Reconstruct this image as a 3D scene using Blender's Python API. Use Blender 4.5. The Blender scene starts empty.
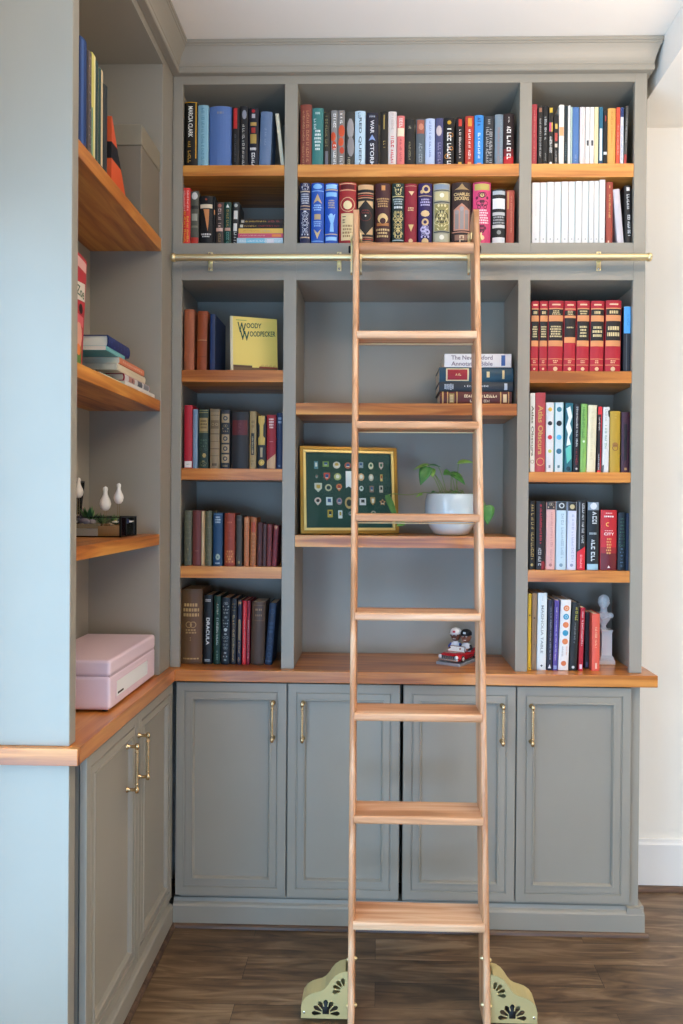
import bpy, bmesh, math, random
from mathutils import Vector, Matrix
from math import pi, sin, cos, radians
rnd = random.Random(7)
S = bpy.context.scene
COL = S.collection
EYE = 1.528                       # eye height above the floor (m)

# ---------------------------------------------------------------- camera
F, CX, CY = 801.52, 356.88, 506.82
YAW, PITCH, ROLL = 0.0272, -0.0064, 0.0075
fwd = Vector((-sin(YAW)*cos(PITCH), cos(YAW)*cos(PITCH), sin(PITCH)))
rt = Vector((cos(YAW), sin(YAW), 0)); up = rt.cross(fwd)
R_ = cos(ROLL)*rt + sin(ROLL)*up
U_ = -sin(ROLL)*rt + cos(ROLL)*up
def ray(u, v): return fwd + R_*((u-CX)/F) - U_*((v-CY)/F)
def onY(u, v, Y): q = ray(u, v); q = q*(Y/q.y); return Vector((q.x, q.y, q.z+EYE))
def onX(u, v, X): q = ray(u, v); q = q*(X/q.x); return Vector((q.x, q.y, q.z+EYE))
def onZ(u, v, Z): q = ray(u, v); q = q*((Z-EYE)/q.z); return Vector((q.x, q.y, Z))
cd = bpy.data.cameras.new('camera'); cam = bpy.data.objects.new('camera', cd); COL.objects.link(cam)
cd.sensor_fit = 'AUTO'; cd.sensor_width = 36; cd.lens = F*36/1024
cd.shift_x = (341.5-CX)/1024; cd.shift_y = (CY-512)/1024
M = Matrix((R_, U_, -fwd)).transposed().to_4x4(); M.translation = Vector((0, 0, EYE))
cam.matrix_world = M; cd.clip_start = .05
S.camera = cam

# ---------------------------------------------------------------- materials
def lin(h):
    h = h.lstrip('#'); r = []
    for i in (0, 2, 4):
        c = int(h[i:i+2], 16)/255
        r.append(c/12.92 if c <= .04045 else ((c+.055)/1.055)**2.4)
    return r
MC = {}
def mat(h, rough=.5, metal=0., gain=1., spec=.4, coat=0.):
    k = (h, rough, metal, gain, spec, coat)
    if k in MC: return MC[k]
    m = bpy.data.materials.new('paint_'+h); m.use_nodes = True
    b = m.node_tree.nodes['Principled BSDF']
    c = [min(.92, x*gain) for x in lin(h)]
    b.inputs['Base Color'].default_value = (*c, 1)
    b.inputs['Roughness'].default_value = rough; b.inputs['Metallic'].default_value = metal
    b.inputs['Specular IOR Level'].default_value = spec
    b.inputs['Coat Weight'].default_value = coat
    MC[k] = m; return m
def nodes(m):
    m.use_nodes = True; nt = m.node_tree
    return nt, nt.nodes['Principled BSDF'], nt.links.new
def wood(name, dark, mid, light, axis, rough=.4, scale=1., bump=.15, coat=0.):
    m = bpy.data.materials.new(name); nt, b, L = nodes(m); N = nt.nodes.new
    tc = N('ShaderNodeTexCoord'); oi = N('ShaderNodeObjectInfo')
    mp = N('ShaderNodeMapping'); s = [34, 34, 34]; s[axis] = 2.2
    mp.inputs['Scale'].default_value = [x*scale for x in s]
    ad = N('ShaderNodeVectorMath'); ad.operation = 'ADD'
    ml = N('ShaderNodeVectorMath'); ml.operation = 'SCALE'; ml.inputs['Scale'].default_value = 7.
    cx = N('ShaderNodeCombineXYZ')
    for i in range(3): L(oi.outputs['Random'], cx.inputs[i])
    L(cx.outputs[0], ml.inputs[0]); L(tc.outputs['Object'], ad.inputs[0]); L(ml.outputs[0], ad.inputs[1])
    L(ad.outputs[0], mp.inputs['Vector'])
    n1 = N('ShaderNodeTexNoise'); n1.inputs['Scale'].default_value = 1.1; n1.inputs['Detail'].default_value = 6; n1.inputs['Distortion'].default_value = .9
    L(mp.outputs[0], n1.inputs['Vector'])
    mp2 = N('ShaderNodeMapping'); s2 = [9, 9, 9]; s2[axis] = .9; mp2.inputs['Scale'].default_value = [x*scale for x in s2]
    L(ad.outputs[0], mp2.inputs['Vector'])
    n0 = N('ShaderNodeTexNoise'); n0.inputs['Scale'].default_value = 1.; n0.inputs['Detail'].default_value = 2
    L(mp2.outputs[0], n0.inputs['Vector'])
    mu = N('ShaderNodeMath'); mu.operation = 'MULTIPLY'; mu.inputs[1].default_value = 13.; L(n0.outputs[0], mu.inputs[0])
    si = N('ShaderNodeMath'); si.operation = 'SINE'; L(mu.outputs[0], si.inputs[0])
    mx = N('ShaderNodeMath'); mx.operation = 'MULTIPLY_ADD'; L(si.outputs[0], mx.inputs[0]); mx.inputs[1].default_value = .13; L(n1.outputs[0], mx.inputs[2])
    cr = N('ShaderNodeValToRGB'); e = cr.color_ramp.elements
    e[0].position = .3; e[0].color = (*lin(dark), 1); e[1].position = .72; e[1].color = (*lin(light), 1)
    x = e.new(.5); x.color = (*lin(mid), 1)
    L(mx.outputs[0], cr.inputs[0]); L(cr.outputs[0], b.inputs['Base Color'])
    bp = N('ShaderNodeBump'); bp.inputs['Strength'].default_value = bump; bp.inputs['Distance'].default_value = .001
    L(mx.outputs[0], bp.inputs['Height']); L(bp.outputs[0], b.inputs['Normal'])
    b.inputs['Roughness'].default_value = rough; b.inputs['Coat Weight'].default_value = coat; b.inputs['Coat Roughness'].default_value = .15
    return m
def paint(name, h, rough=.45, var=.04, spec=.4):
    m = bpy.data.materials.new(name); nt, b, L = nodes(m); N = nt.nodes.new
    tc = N('ShaderNodeTexCoord'); n = N('ShaderNodeTexNoise'); n.inputs['Scale'].default_value = 6; n.inputs['Detail'].default_value = 3
    L(tc.outputs['Object'], n.inputs['Vector'])
    mr = N('ShaderNodeMapRange'); mr.inputs[3].default_value = 1-var; mr.inputs[4].default_value = 1+var; L(n.outputs[0], mr.inputs[0])
    hs = N('ShaderNodeHueSaturation'); hs.inputs['Color'].default_value = (*lin(h), 1); L(mr.outputs[0], hs.inputs['Value'])
    L(hs.outputs[0], b.inputs['Base Color']); b.inputs['Roughness'].default_value = rough; b.inputs['Specular IOR Level'].default_value = spec
    n2 = N('ShaderNodeTexNoise'); n2.inputs['Scale'].default_value = 260; L(tc.outputs['Object'], n2.inputs['Vector'])
    bp = N('ShaderNodeBump'); bp.inputs['Strength'].default_value = .06; bp.inputs['Distance'].default_value = .0006
    L(n2.outputs[0], bp.inputs['Height']); L(bp.outputs[0], b.inputs['Normal'])
    return m
CAB = paint('cabinet_paint', '#9b9588', .42)
WALL = paint('wall_paint', '#f2ede2', .8, .015, .2)
CEIL = paint('ceiling_paint', '#f8f3ea', .9, .015, .1)
DIM = paint('far_wall_paint', '#8d8981', .8, .02, .2)  # for unseen walls, darkened to cut the frontal fill light
TRIM = paint('trim_paint', '#efede8', .4, .01)
OAK = [wood('oak_'+'xyz'[i], '#9a551f', '#c57a33', '#dd9a49', i, .38, coat=.15) for i in range(3)]
CNT = [wood('counter_oak_'+'xyz'[i], '#94501a', '#bd722e', '#d68f44', i, .3, 1, .1, .35) for i in range(3)]
LAD = [wood('ladder_oak_'+'xyz'[i], '#b57c50', '#d39b70', '#e7bd96', i, .42, coat=.1) for i in range(3)]
def metal(name, h, rough):
    m = bpy.data.materials.new(name); nt, b, L = nodes(m); N = nt.nodes.new
    b.inputs['Base Color'].default_value = (*lin(h), 1); b.inputs['Metallic'].default_value = 1
    tc = N('ShaderNodeTexCoord'); n = N('ShaderNodeTexNoise'); n.inputs['Scale'].default_value = 40; L(tc.outputs['Object'], n.inputs['Vector'])
    mr = N('ShaderNodeMapRange'); mr.inputs[3].default_value = rough*.8; mr.inputs[4].default_value = rough*1.25; L(n.outputs[0], mr.inputs[0])
    L(mr.outputs[0], b.inputs['Roughness']); return m
BRASS = metal('brass', '#efdcab', .42)
BRASS_SATIN = mat('#dccb90', .42, .55)
PULL = metal('champagne_brass', '#d9b98a', .25)
NICKEL = metal('nickel', '#c9c4bb', .25)
BLACK = mat('#141414', .5)
def floor_mat():
    m = bpy.data.materials.new('plank_floor'); nt, b, L = nodes(m); N = nt.nodes.new
    tc = N('ShaderNodeTexCoord')
    br = N('ShaderNodeTexBrick'); br.offset = .37; br.inputs['Scale'].default_value = 1
    br.inputs['Brick Width'].default_value = 1.15; br.inputs['Row Height'].default_value = .127
    br.inputs['Mortar Size'].default_value = .0008; br.inputs['Mortar Smooth'].default_value = .3
    br.inputs['Color1'].default_value = (0, 0, 0, 1); br.inputs['Color2'].default_value = (1, 1, 1, 1); br.inputs['Mortar'].default_value = (.5, .5, .5, 1)
    L(tc.outputs['Object'], br.inputs['Vector'])
    sc = N('ShaderNodeVectorMath'); sc.operation = 'SCALE'; sc.inputs['Scale'].default_value = 3.1; L(br.outputs['Color'], sc.inputs[0])
    ad = N('ShaderNodeVectorMath'); ad.operation = 'ADD'; L(tc.outputs['Object'], ad.inputs[0]); L(sc.outputs[0], ad.inputs[1])
    mp = N('ShaderNodeMapping'); mp.inputs['Scale'].default_value = (3.2, 20, 1); L(ad.outputs[0], mp.inputs['Vector'])
    n1 = N('ShaderNodeTexNoise'); n1.inputs['Scale'].default_value = 1; n1.inputs['Detail'].default_value = 7; n1.inputs['Distortion'].default_value = 2.2
    L(mp.outputs[0], n1.inputs['Vector'])
    mp2 = N('ShaderNodeMapping'); mp2.inputs['Scale'].default_value = (1.0, 4.5, 1); L(ad.outputs[0], mp2.inputs['Vector'])
    n0 = N('ShaderNodeTexNoise'); n0.inputs['Scale'].default_value = 1.; n0.inputs['Detail'].default_value = 2; L(mp2.outputs[0], n0.inputs['Vector'])
    mu = N('ShaderNodeMath'); mu.operation = 'MULTIPLY'; mu.inputs[1].default_value = 26; L(n0.outputs[0], mu.inputs[0])
    si = N('ShaderNodeMath'); si.operation = 'SINE'; L(mu.outputs[0], si.inputs[0])
    ma = N('ShaderNodeMath'); ma.operation = 'MULTIPLY_ADD'; L(si.outputs[0], ma.inputs[0]); ma.inputs[1].default_value = .09; L(n1.outputs[0], ma.inputs[2])
    sx = N('ShaderNodeSeparateColor'); L(br.outputs['Color'], sx.inputs[0])
    m2 = N('ShaderNodeMath'); m2.operation = 'MULTIPLY_ADD'; L(sx.outputs[0], m2.inputs[0]); m2.inputs[1].default_value = .14; L(ma.outputs[0], m2.inputs[2])
    cr = N('ShaderNodeValToRGB'); e = cr.color_ramp.elements
    e[0].position = .25; e[0].color = (*lin('#3c2b1c'), 1); e[1].position = .95; e[1].color = (*lin('#9c8364'), 1)
    x = e.new(.58); x.color = (*lin('#6a5138'), 1)
    L(m2.outputs[0], cr.inputs[0])
    mx = N('ShaderNodeMix'); mx.data_type = 'RGBA'; L(br.outputs['Fac'], mx.inputs[0]); L(cr.outputs[0], mx.inputs[6]); mx.inputs[7].default_value = (*lin('#22170f'), 1)
    L(mx.outputs[2], b.inputs['Base Color'])
    b.inputs['Roughness'].default_value = .34
    bp = N('ShaderNodeBump'); bp.inputs['Strength'].default_value = .25; bp.inputs['Distance'].default_value = .001
    L(ma.outputs[0], bp.inputs['Height']); L(bp.outputs[0], b.inputs['Normal'])
    return m

# ---------------------------------------------------------------- mesh helpers
class MB:
    """collects geometry for ONE mesh (several material slots allowed)"""
    def __init__(s): s.v = []; s.f = []; s.m = []; s.mats = []; s.smooth = []
    def mi(s, m):
        if m not in s.mats: s.mats.append(m)
        return s.mats.index(m)
    def add(s, vs, fs, m, smooth=False):
        o = len(s.v); s.v += [tuple(v) for v in vs]; k = s.mi(m)
        for f in fs: s.f.append([i+o for i in f]); s.m.append(k); s.smooth.append(smooth)
    def bm(s, b, m, smooth=False):
        b.verts.ensure_lookup_table(); b.verts.index_update()
        s.add([v.co[:] for v in b.verts], [[v.index for v in f.verts] for f in b.faces], m, smooth); b.free()
    def join(s, o):
        k = len(s.v); s.v += o.v; s.f += [[i+k for i in f] for f in o.f]; s.smooth += o.smooth
        s.m += [s.mi(o.mats[i]) for i in o.m]
    def box(s, a, b, m, bev=0., seg=2):
        x0, y0, z0 = a; x1, y1, z1 = b
        x0, x1 = min(x0, x1), max(x0, x1); y0, y1 = min(y0, y1), max(y0, y1); z0, z1 = min(z0, z1), max(z0, z1)
        vs = [(x, y, z) for x in (x0, x1) for y in (y0, y1) for z in (z0, z1)]
        fs = [(0, 1, 3, 2), (4, 6, 7, 5), (0, 4, 5, 1), (2, 3, 7, 6), (0, 2, 6, 4), (1, 5, 7, 3)]
        if bev <= 0: s.add(vs, fs, m); return s
        bm_ = bmesh.new(); V = [bm_.verts.new(v) for v in vs]
        for f in fs: bm_.faces.new([V[i] for i in f])
        bmesh.ops.bevel(bm_, geom=bm_.edges[:], offset=bev, segments=seg, affect='EDGES', profile=.5, clamp_overlap=True)
        s.bm(bm_, m, False); return s
    def cyl(s, a, b, r, m, n=16, r2=None, caps=True):
        s.lathe([(r, 0), (r if r2 is None else r2, (Vector(b)-Vector(a)).length)], m, n, a, Vector(b)-Vector(a), caps); return s
    def lathe(s, prof, m, n=24, at=(0, 0, 0), axis=(0, 0, 1), caps=True, sx=1., sy=1.):
        q = Vector(axis).to_track_quat('Z', 'Y'); at = Vector(at); vs = []; fs = []
        for r, z in prof:
            for i in range(n):
                t = 2*pi*i/n; vs.append(at + q @ Vector((r*cos(t)*sx, r*sin(t)*sy, z)))
        for j in range(len(prof)-1):
            for i in range(n):
                k = (i+1) % n; fs.append((j*n+i, j*n+k, (j+1)*n+k, (j+1)*n+i))
        s.add(vs, fs, m, True)
        if caps:
            for j in (0, len(prof)-1):
                if prof[j][0] > 1e-5:
                    c = vs[j*n:(j+1)*n]; s.add(c, [list(range(n))[::-1] if j == 0 else list(range(n))], m)
        return s
    def tube(s, pts, r, m, n=8, caps=True):
        pts = [Vector(p) for p in pts]; rs = r if isinstance(r, (list, tuple)) else [r]*len(pts)
        vs = []; fs = []; ref = None
        for i, p in enumerate(pts):
            d = (pts[min(i+1, len(pts)-1)] - pts[max(i-1, 0)]).normalized()
            if ref is None: ref = Vector((0, 0, 1)) if abs(d.z) < .9 else Vector((1, 0, 0))
            a = d.cross(ref).normalized(); b = a.cross(d).normalized(); ref = b
            for k in range(n):
                t = 2*pi*k/n; vs.append(p + (a*cos(t)+b*sin(t))*rs[i])
        for j in range(len(pts)-1):
            for k in range(n):
                l = (k+1) % n; fs.append((j*n+k, (j+1)*n+k, (j+1)*n+l, j*n+l))
        s.add(vs, fs, m, True)
        if caps: s.add(vs[:n], [list(range(n))], m); s.add(vs[-n:], [list(range(n))[::-1]], m)
        return s
    def ball(s, c, r, m, sc=(1, 1, 1), n=14):
        prof = [(max(1e-6, r*sin(pi*i/n)), -r*cos(pi*i/n)) for i in range(n+1)]
        vs = []; fs = []; k = n+4
        for rr, z in prof:
            for i in range(k):
                t = 2*pi*i/k; vs.append((c[0]+rr*cos(t)*sc[0], c[1]+rr*sin(t)*sc[1], c[2]+z*sc[2]))
        for j in range(n):
            for i in range(k):
                l = (i+1) % k; fs.append((j*k+i, j*k+l, (j+1)*k+l, (j+1)*k+i))
        s.add(vs, fs, m, True); return s
    def prism(s, poly, d, m, mapf):
        """extrude 2-D outline (ccw) between two depths d=(a,b); mapf(x,y,t)->xyz"""
        n = len(poly); vs = [mapf(x, y, d[0]) for x, y in poly] + [mapf(x, y, d[1]) for x, y in poly]
        fs = [list(range(n))[::-1], [i+n for i in range(n)]] + [(i, (i+1) % n, (i+1) % n+n, i+n) for i in range(n)]
        s.add(vs, fs, m); return s
    def build(s, name, parent=None, loc=None, auto=True):
        me = bpy.data.meshes.new(name); me.from_pydata(s.v, [], s.f)
        for m in s.mats: me.materials.append(m)
        me.polygons.foreach_set('material_index', s.m); me.polygons.foreach_set('use_smooth', s.smooth)
        me.update()
        b = bmesh.new(); b.from_mesh(me); bmesh.ops.recalc_face_normals(b, faces=b.faces[:]) if auto else None
        b.to_mesh(me); b.free()
        o = bpy.data.objects.new(name, me); COL.objects.link(o)
        if parent: o.parent = parent
        if loc is not None: o.location = loc
        return o
def tag(o, label=None, cat=None, group=None, kind=None):
    if label: o['label'] = label
    if cat: o['category'] = cat
    if group: o['group'] = group
    if kind: o['kind'] = kind
    return o
def empty(name, loc, label, cat, group=None, rot=None):
    o = bpy.data.objects.new(name, None); COL.objects.link(o); o.location = loc; o.empty_display_size = .05
    if rot: o.rotation_euler = rot
    return tag(o, label, cat, group)
_tc = {}
def text_polys(t):
    """triangulated glyph geometry of a text, normalised to unit cap height, returned (verts2d, faces, width)"""
    if t in _tc: return _tc[t]
    c = bpy.data.curves.new('t', 'FONT'); c.body = t; c.size = 1; c.resolution_u = 3; c.offset = .02
    o = bpy.data.objects.new('t', c); COL.objects.link(o)
    me = bpy.data.meshes.new_from_object(o)
    vs = [(v.co.x, v.co.y) for v in me.vertices]; fs = [list(p.vertices) for p in me.polygons]
    bpy.data.objects.remove(o); bpy.data.meshes.remove(me); bpy.data.curves.remove(c)
    x0 = min(v[0] for v in vs); x1 = max(v[0] for v in vs); y1 = max(v[1] for v in vs); y0 = min(0, min(v[1] for v in vs))
    vs = [((x-x0)/(x1-x0), (y-y0)/(y1-y0)) for x, y in vs]
    _tc[t] = (vs, fs, (x1-x0)/(y1-y0)); return _tc[t]

# ---------------------------------------------------------------- key dimensions
XL = -.750; X0, X1, X1b, X2, X2b, X3, X3b = -.714, -.3465, -.3007, .4905, .5332, .8946, .9381
YS = 2.87; YB = 3.1885; YW = 3.21
z_ = lambda e: e+EYE
ZT, ZM1, ZM2, ZC, ZCB = z_(1.493), z_(.9246), z_(.7923), z_(-.6027), z_(-.6443)
ZFT = z_(1.53); ZCR = z_(1.621); ZSOF = z_(1.487)
YN, YN2, YF = 1.932, 1.9715, 2.734
XTB = onY(90, 300, YF).x          # back of the left tower
XCE = .9765

# ---------------------------------------------------------------- room
def st(o): o['kind'] = 'structure'; return o
st(MB().box((-1.4, -3.2, -.1), (3.4, YW+.1, 0), floor_mat()).build('floor'))
# wall behind, right wall and wall at the viewer's back with openings added for fill light, left wall with a window
st(MB().box((-1.4, YW, 0), (3.4, YW+.12, 3.3), WALL).build('wall_back'))
def wall_win(name, axis, c0, c1, a0, a1, holes, m):
    """wall slab with rectangular openings; axis 0: plane x=c, runs along y; axis 1: plane y=c, runs along x"""
    g = MB(); zs = 3.3; cur = a0
    def bx(p, q, z0, z1):
        if q-p > 1e-4 and z1-z0 > 1e-4:
            g.box((c0, p, z0) if axis == 0 else (p, c0, z0), (c1, q, z1) if axis == 0 else (q, c1, z1), m)
    for (p, q, z0, z1) in holes:
        bx(cur, p, 0, zs); bx(p, q, 0, z0); bx(p, q, z1, zs); cur = q
    bx(cur, a1, 0, zs); return st(g.build(name))
LW = (-1.0, 1.74, .1, 2.3)
wall_win('wall_left', 0, -1.2, -1.08, -3.2, YW, [LW], WALL)
BW = (-.9, 1.8, .06, 1.2)  # unseen low opening, added and shaped for the rear fill
wall_win('wall_front', 1, -3.2, -3.08, -1.08, 3.28, [BW], DIM)
RWN = (.2, 2.9, .05, 1.4)  # unseen opening, added and kept low for warm fill from the right
wall_win('wall_right', 0, 3.28, 3.4, -3.2, YW, [RWN], DIM)
cg = MB()
cg.box((-1.4, -3.2, ZCR+.002), (XCE, YW, ZCR+.12), CEIL); cg.box((XCE, -3.2, ZSOF), (3.4, YW, ZCR+.12), CEIL)
st(cg.build('ceiling'))
bb = MB(); hb = onY(660, 840, YW-.015).z
bb.prism([(0, 0), (.016, 0), (.016, hb-.02), (.011, hb-.012), (.009, hb), (0, hb)], (X3b+.003, 3.28), TRIM, lambda a, b, t: (t, YW-.0005-a, b+.0005))
st(bb.build('baseboard_back'))
sh = MB(); sh.prism([(0, 0), (.018, 0), (.016, .009), (.009, .016), (0, .018)], (X3b+.02, 3.28), wood('shoe_oak', '#3d2a1e', '#57402f', '#6f533e', 0, .4), lambda a, b, t: (t, YW-.017-a, b+.0005))
st(sh.build('trim_1'))
def window(name, axis, c, p, q, z0, z1, nv, nh):
    g = MB(); w = .05; a = c; b = c+.05
    def bx(s0, s1, t0, t1):
        g.box((a, s0, t0) if axis == 0 else (s0, a, t0), (b, s1, t1) if axis == 0 else (s1, b, t1), TRIM, .004)
    bx(p, p+w, z0, z1); bx(q-w, q, z0, z1); bx(p, q, z0, z0+w); bx(p, q, z1-w, z1)
    for i in range(1, nv): x = p+(q-p)*i/nv; bx(x-.012, x+.012, z0, z1)
    for i in range(1, nh): x = z0+(z1-z0)*i/nh; bx(p, q, x-.012, x+.012)
    return st(g.build(name))
window('window_1', 0, -1.16, *LW[:2], *LW[2:], 3, 4)
window('rear_fill_frame', 1, -3.16, *BW[:2], *BW[2:], 4, 3)  # bars across the added rear opening

# ---------------------------------------------------------------- bookcase across the back
def shelf_z(u0, v_top, v_bot, Y=YS+.003): return onY(u0, v_bot, Y).z, onY(u0, v_top, Y).z
XWL, XWR = -.7285, .9225
hutch = empty('bookcase', (.09, YS, ZC), 'grey-green painted built-in bookcase of three bays standing on the counter', 'bookcase')
hl = Vector(hutch.location)
def hpart(mb, name, lab=None):
    o = mb.build(name, hutch); o.data.transform(Matrix.Translation(-hl))
    if lab: o['label'] = lab
    return o
def slab(a, b, y0, z0, z1, m, e=0.):
    """board between two uprights, widened behind the outer stiles"""
    A = XWL if a == X0 else a; B = XWR if b == X3 else b; a, b, A, B = a+e, b-e, A+e, B-e
    poly = [(a, y0), (b, y0), (b, YS+.0192), (B, YS+.0192), (B, YB-.0002), (A, YB-.0002), (A, YS+.0192), (a, YS+.0192)]
    g = MB(); g.prism(poly, (z0, z1), m, lambda p, q, t: (p, q, t)); return g
hpart(MB().box((XWL-.02, YB, ZC+.0005), (X3b, YB+.016, ZFT), CAB), 'back_panel')
for a, b, tz in ((XL+.0005, X0, ZFT), (X1, X1b, ZT), (X2, X2b, ZT), (X3, X3b, ZFT)):
    if tz == ZT: hpart(MB().box((a, YS, ZC+.0005), (b, YB, tz), CAB, .0006, 1), 'divider'); continue
    g = MB().box((a, YS, ZC+.0005), (b, YS+.019, tz), CAB, .0012, 1)
    g.box((a if a < 0 else XWR, YS+.0188, ZC+.0005), (XWL if a < 0 else b, YB, tz), CAB); hpart(g, 'divider')
hpart(slab(X0, X3, YS, ZT, ZFT, CAB), 'top_rail')
for a, b in ((X0, X1), (X1b, X2), (X2b, X3)):
    hpart(slab(a, b, YS, ZM2, ZM1, CAB), 'middle_rail')
SHZ = {}
for key, a, b, ur, vt, vb in (
    ('A', X0, X1, 232, 165.2, 175.8), ('C', X1b, X2, 410, 164.2, 176.5), ('E', X2b, X3, 582, 163.6, 176.9),
    ('G', X0, X1, 232, 370.1, 381.8), ('H', X0, X1, 232, 468.6, 479.9), ('I', X0, X1, 232, 566.6, 578.2),
    ('K', X2b, X3, 582, 371.2, 382.8), ('L', X2b, X3, 582, 472.2, 482.3), ('M', X2b, X3, 582, 570.6, 582.2),
    ('P', X1b, X2, 410, 403.3, 414.9), ('Q', X1b, X2, 410, 536.2, 547.8)):
    z0, z1 = shelf_z(ur, vt, vb); SHZ[key] = z1
    hpart(slab(a, b, YS+.003, z0, z1, OAK[0], .0008), 'shelf', 'oak shelf board')
SHZ['B'] = SHZ['D'] = SHZ['F'] = ZM1; SHZ['J'] = SHZ['N'] = ZC

# ---------------------------------------------------------------- left tower
tower = empty('corner_bookcase', (XL, YN, ZC), 'tall grey painted bookcase at the left, its end panel lit pale blue', 'bookcase')
tl = Vector(tower.location)
def tpart(mb, name, lab=None):
    o = mb.build(name, tower); o.data.transform(Matrix.Translation(-tl))
    if lab: o['label'] = lab
    return o
XLB = -1.0785
tpart(MB().box((XLB, YN, ZC+.0005), (XL, YN2, ZFT), CAB, .0012, 1), 'end_panel')
tpart(MB().box((XTB-.015, YN2, ZC+.0005), (XTB, YF, ZFT), CAB), 'back_panel')
tpart(MB().box((XTB-.015, YF, ZC+.0005), (XL, YS-.0005, ZFT), CAB, .0012, 1), 'side_panel')
tpart(MB().box((XTB, YN2, ZT), (XL, YF, ZFT), CAB), 'top_rail')
LZ = {}
for key, t, b in (('U', .8962, .853), ('V', .3419, .3046), ('W', -.1166, -.1532)):
    LZ[key] = z_(t)
    tpart(MB().box((XTB, YN2+.001, z_(b)), (XL-.002, YF-.001, z_(t)), OAK[1], .0015, 2), 'shelf', 'oak shelf board')

# ---------------------------------------------------------------- crown moulding (one mitred sweep)
prof = [(0, 1.522), (.024, 1.522), (.027, 1.525), (.0275, 1.538), (.0245, 1.5405), (.0245, 1.5435), (.0265, 1.5455)]
prof += [(.0265+.026*(t**1.5), 1.5455+.0555*t) for t in (.15, .3, .45, .6, .75, .88, 1)]
prof += [(.0555, 1.602), (.0560, 1.608), (.0600, 1.610), (.0600, 1.6205), (0, 1.6205)]
vs = []; fs = []; n = len(prof)
for p, zz in prof:
    e = max(p, .0006)
    for (x, y) in ((XLB, YN-e), (XL+e*1.08, YN-e), (XL+e*1.08, YS-e), (X3b+e*.62, YS-e), (X3b+e*.62, YW-.001)):
        vs.append((x, y, z_(zz)))
for j in range(n):
    for i in range(4):
        k = (j+1) % n; fs.append((j*5+i, j*5+i+1, k*5+i+1, k*5+i))
fs += [[j*5 for j in range(n)], [j*5+4 for j in range(n)][::-1]]
cm = MB(); cm.add(vs, fs, CAB)
tag(cm.build('crown_molding'), 'grey stepped crown molding running along the ceiling above both bookcases', 'molding')

# ---------------------------------------------------------------- countertop
ct = empty('countertop', (XL, YS, ZCB), 'oak countertop running round the corner above the grey base cabinets', 'countertop')
OVX, OVY = XL+.0284, YS-.0374
def cpart(poly, m):
    g = MB(); g.prism(poly, (ZCB, ZC), m, lambda a, b, t: (a, b, t)); o = g.build('board', ct)
    o.data.transform(Matrix.Translation(-Vector(ct.location)))
    md = o.modifiers.new('b', 'BEVEL'); md.width = .0016; md.segments = 2
cpart([(XLB, YN-.0018), (OVX, YN-.0018), (OVX, OVY), (XLB, YW-.006)], CNT[1])
cpart([(XLB, YN-.02), (OVX, YN-.02), (OVX, YN-.002), (XLB, YN-.002)], CNT[0])
cpart([(OVX+.0002, OVY), (.983, OVY), (.983, YW-.004), (XLB+.0002, YW-.004)], CNT[0])

# ---------------------------------------------------------------- base cabinets
def door_panel(w, h, th=.018):
    """raised-frame cabinet door: local x width, z height, front at y=0"""
    steps = [(0, .0012), (.0012, 0), (.029, 0), (.030, .0035), (.0335, .0035), (.036, .0008), (.056, .0008), (.0575, -.0012), (.061, -.0012), (.064, .003), (.066, .0085), (.069, .0085)]
    g = MB(); vs = []; fs = []
    for i, (a, d) in enumerate(steps):
        d *= 1.35
        vs += [(a, d, a), (w-a, d, a), (w-a, d, h-a), (a, d, h-a)]
    for i in range(len(steps)-1):
        for k in range(4):
            l = (k+1) % 4; fs.append((i*4+k, i*4+l, i*4+4+l, i*4+4+k))
    e = (len(steps)-1)*4; fs.append((e, e+1, e+2, e+3))
    o = len(vs); vs += [(0, th, 0), (w, th, 0), (w, th, h), (0, th, h)]
    for k in range(4):
        l = (k+1) % 4; fs.append((k, o+k, o+l, l))
    fs.append((o+3, o+2, o+1, o)); g.add(vs, fs, CAB); return g
def pull(mb, L=.140):
    """bar pull, centred, along z, standing off towards -y"""
    for s in (-1, 1):
        z = s*(L/2-.007)
        mb.lathe([(.0085, 0), (.0085, .003), (.0055, .006), (.0048, .012), (.0048, .026), (.0062, .030)], PULL, 16, (0, 0, z), (0, -1, 0))
        mb.lathe([(.0001, -.009), (.0052, -.0075), (.0066, -.003), (.0066, .003), (.0052, .0075), (.0046, .009)], PULL, 16, (0, -.030, z), (0, 0, s))
        mb.lathe([(.0048, 0), (.0058, .001), (.0058, .004), (.0048, .005)], PULL, 16, (0, -.030, z-s*.014), (0, 0, -s))
    mb.cyl((0, -.030, -L/2+.006), (0, -.030, L/2-.006), .0043, PULL, 14)
    return mb
def cabinet(loc, rot, label, parts_fn):
    r = empty('base_cabinet', loc, label, 'cabinet', None, (0, 0, rot)); parts_fn(r); return r
ZD0, ZD1 = z_(-1.4145), z_(-.6505)
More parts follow.
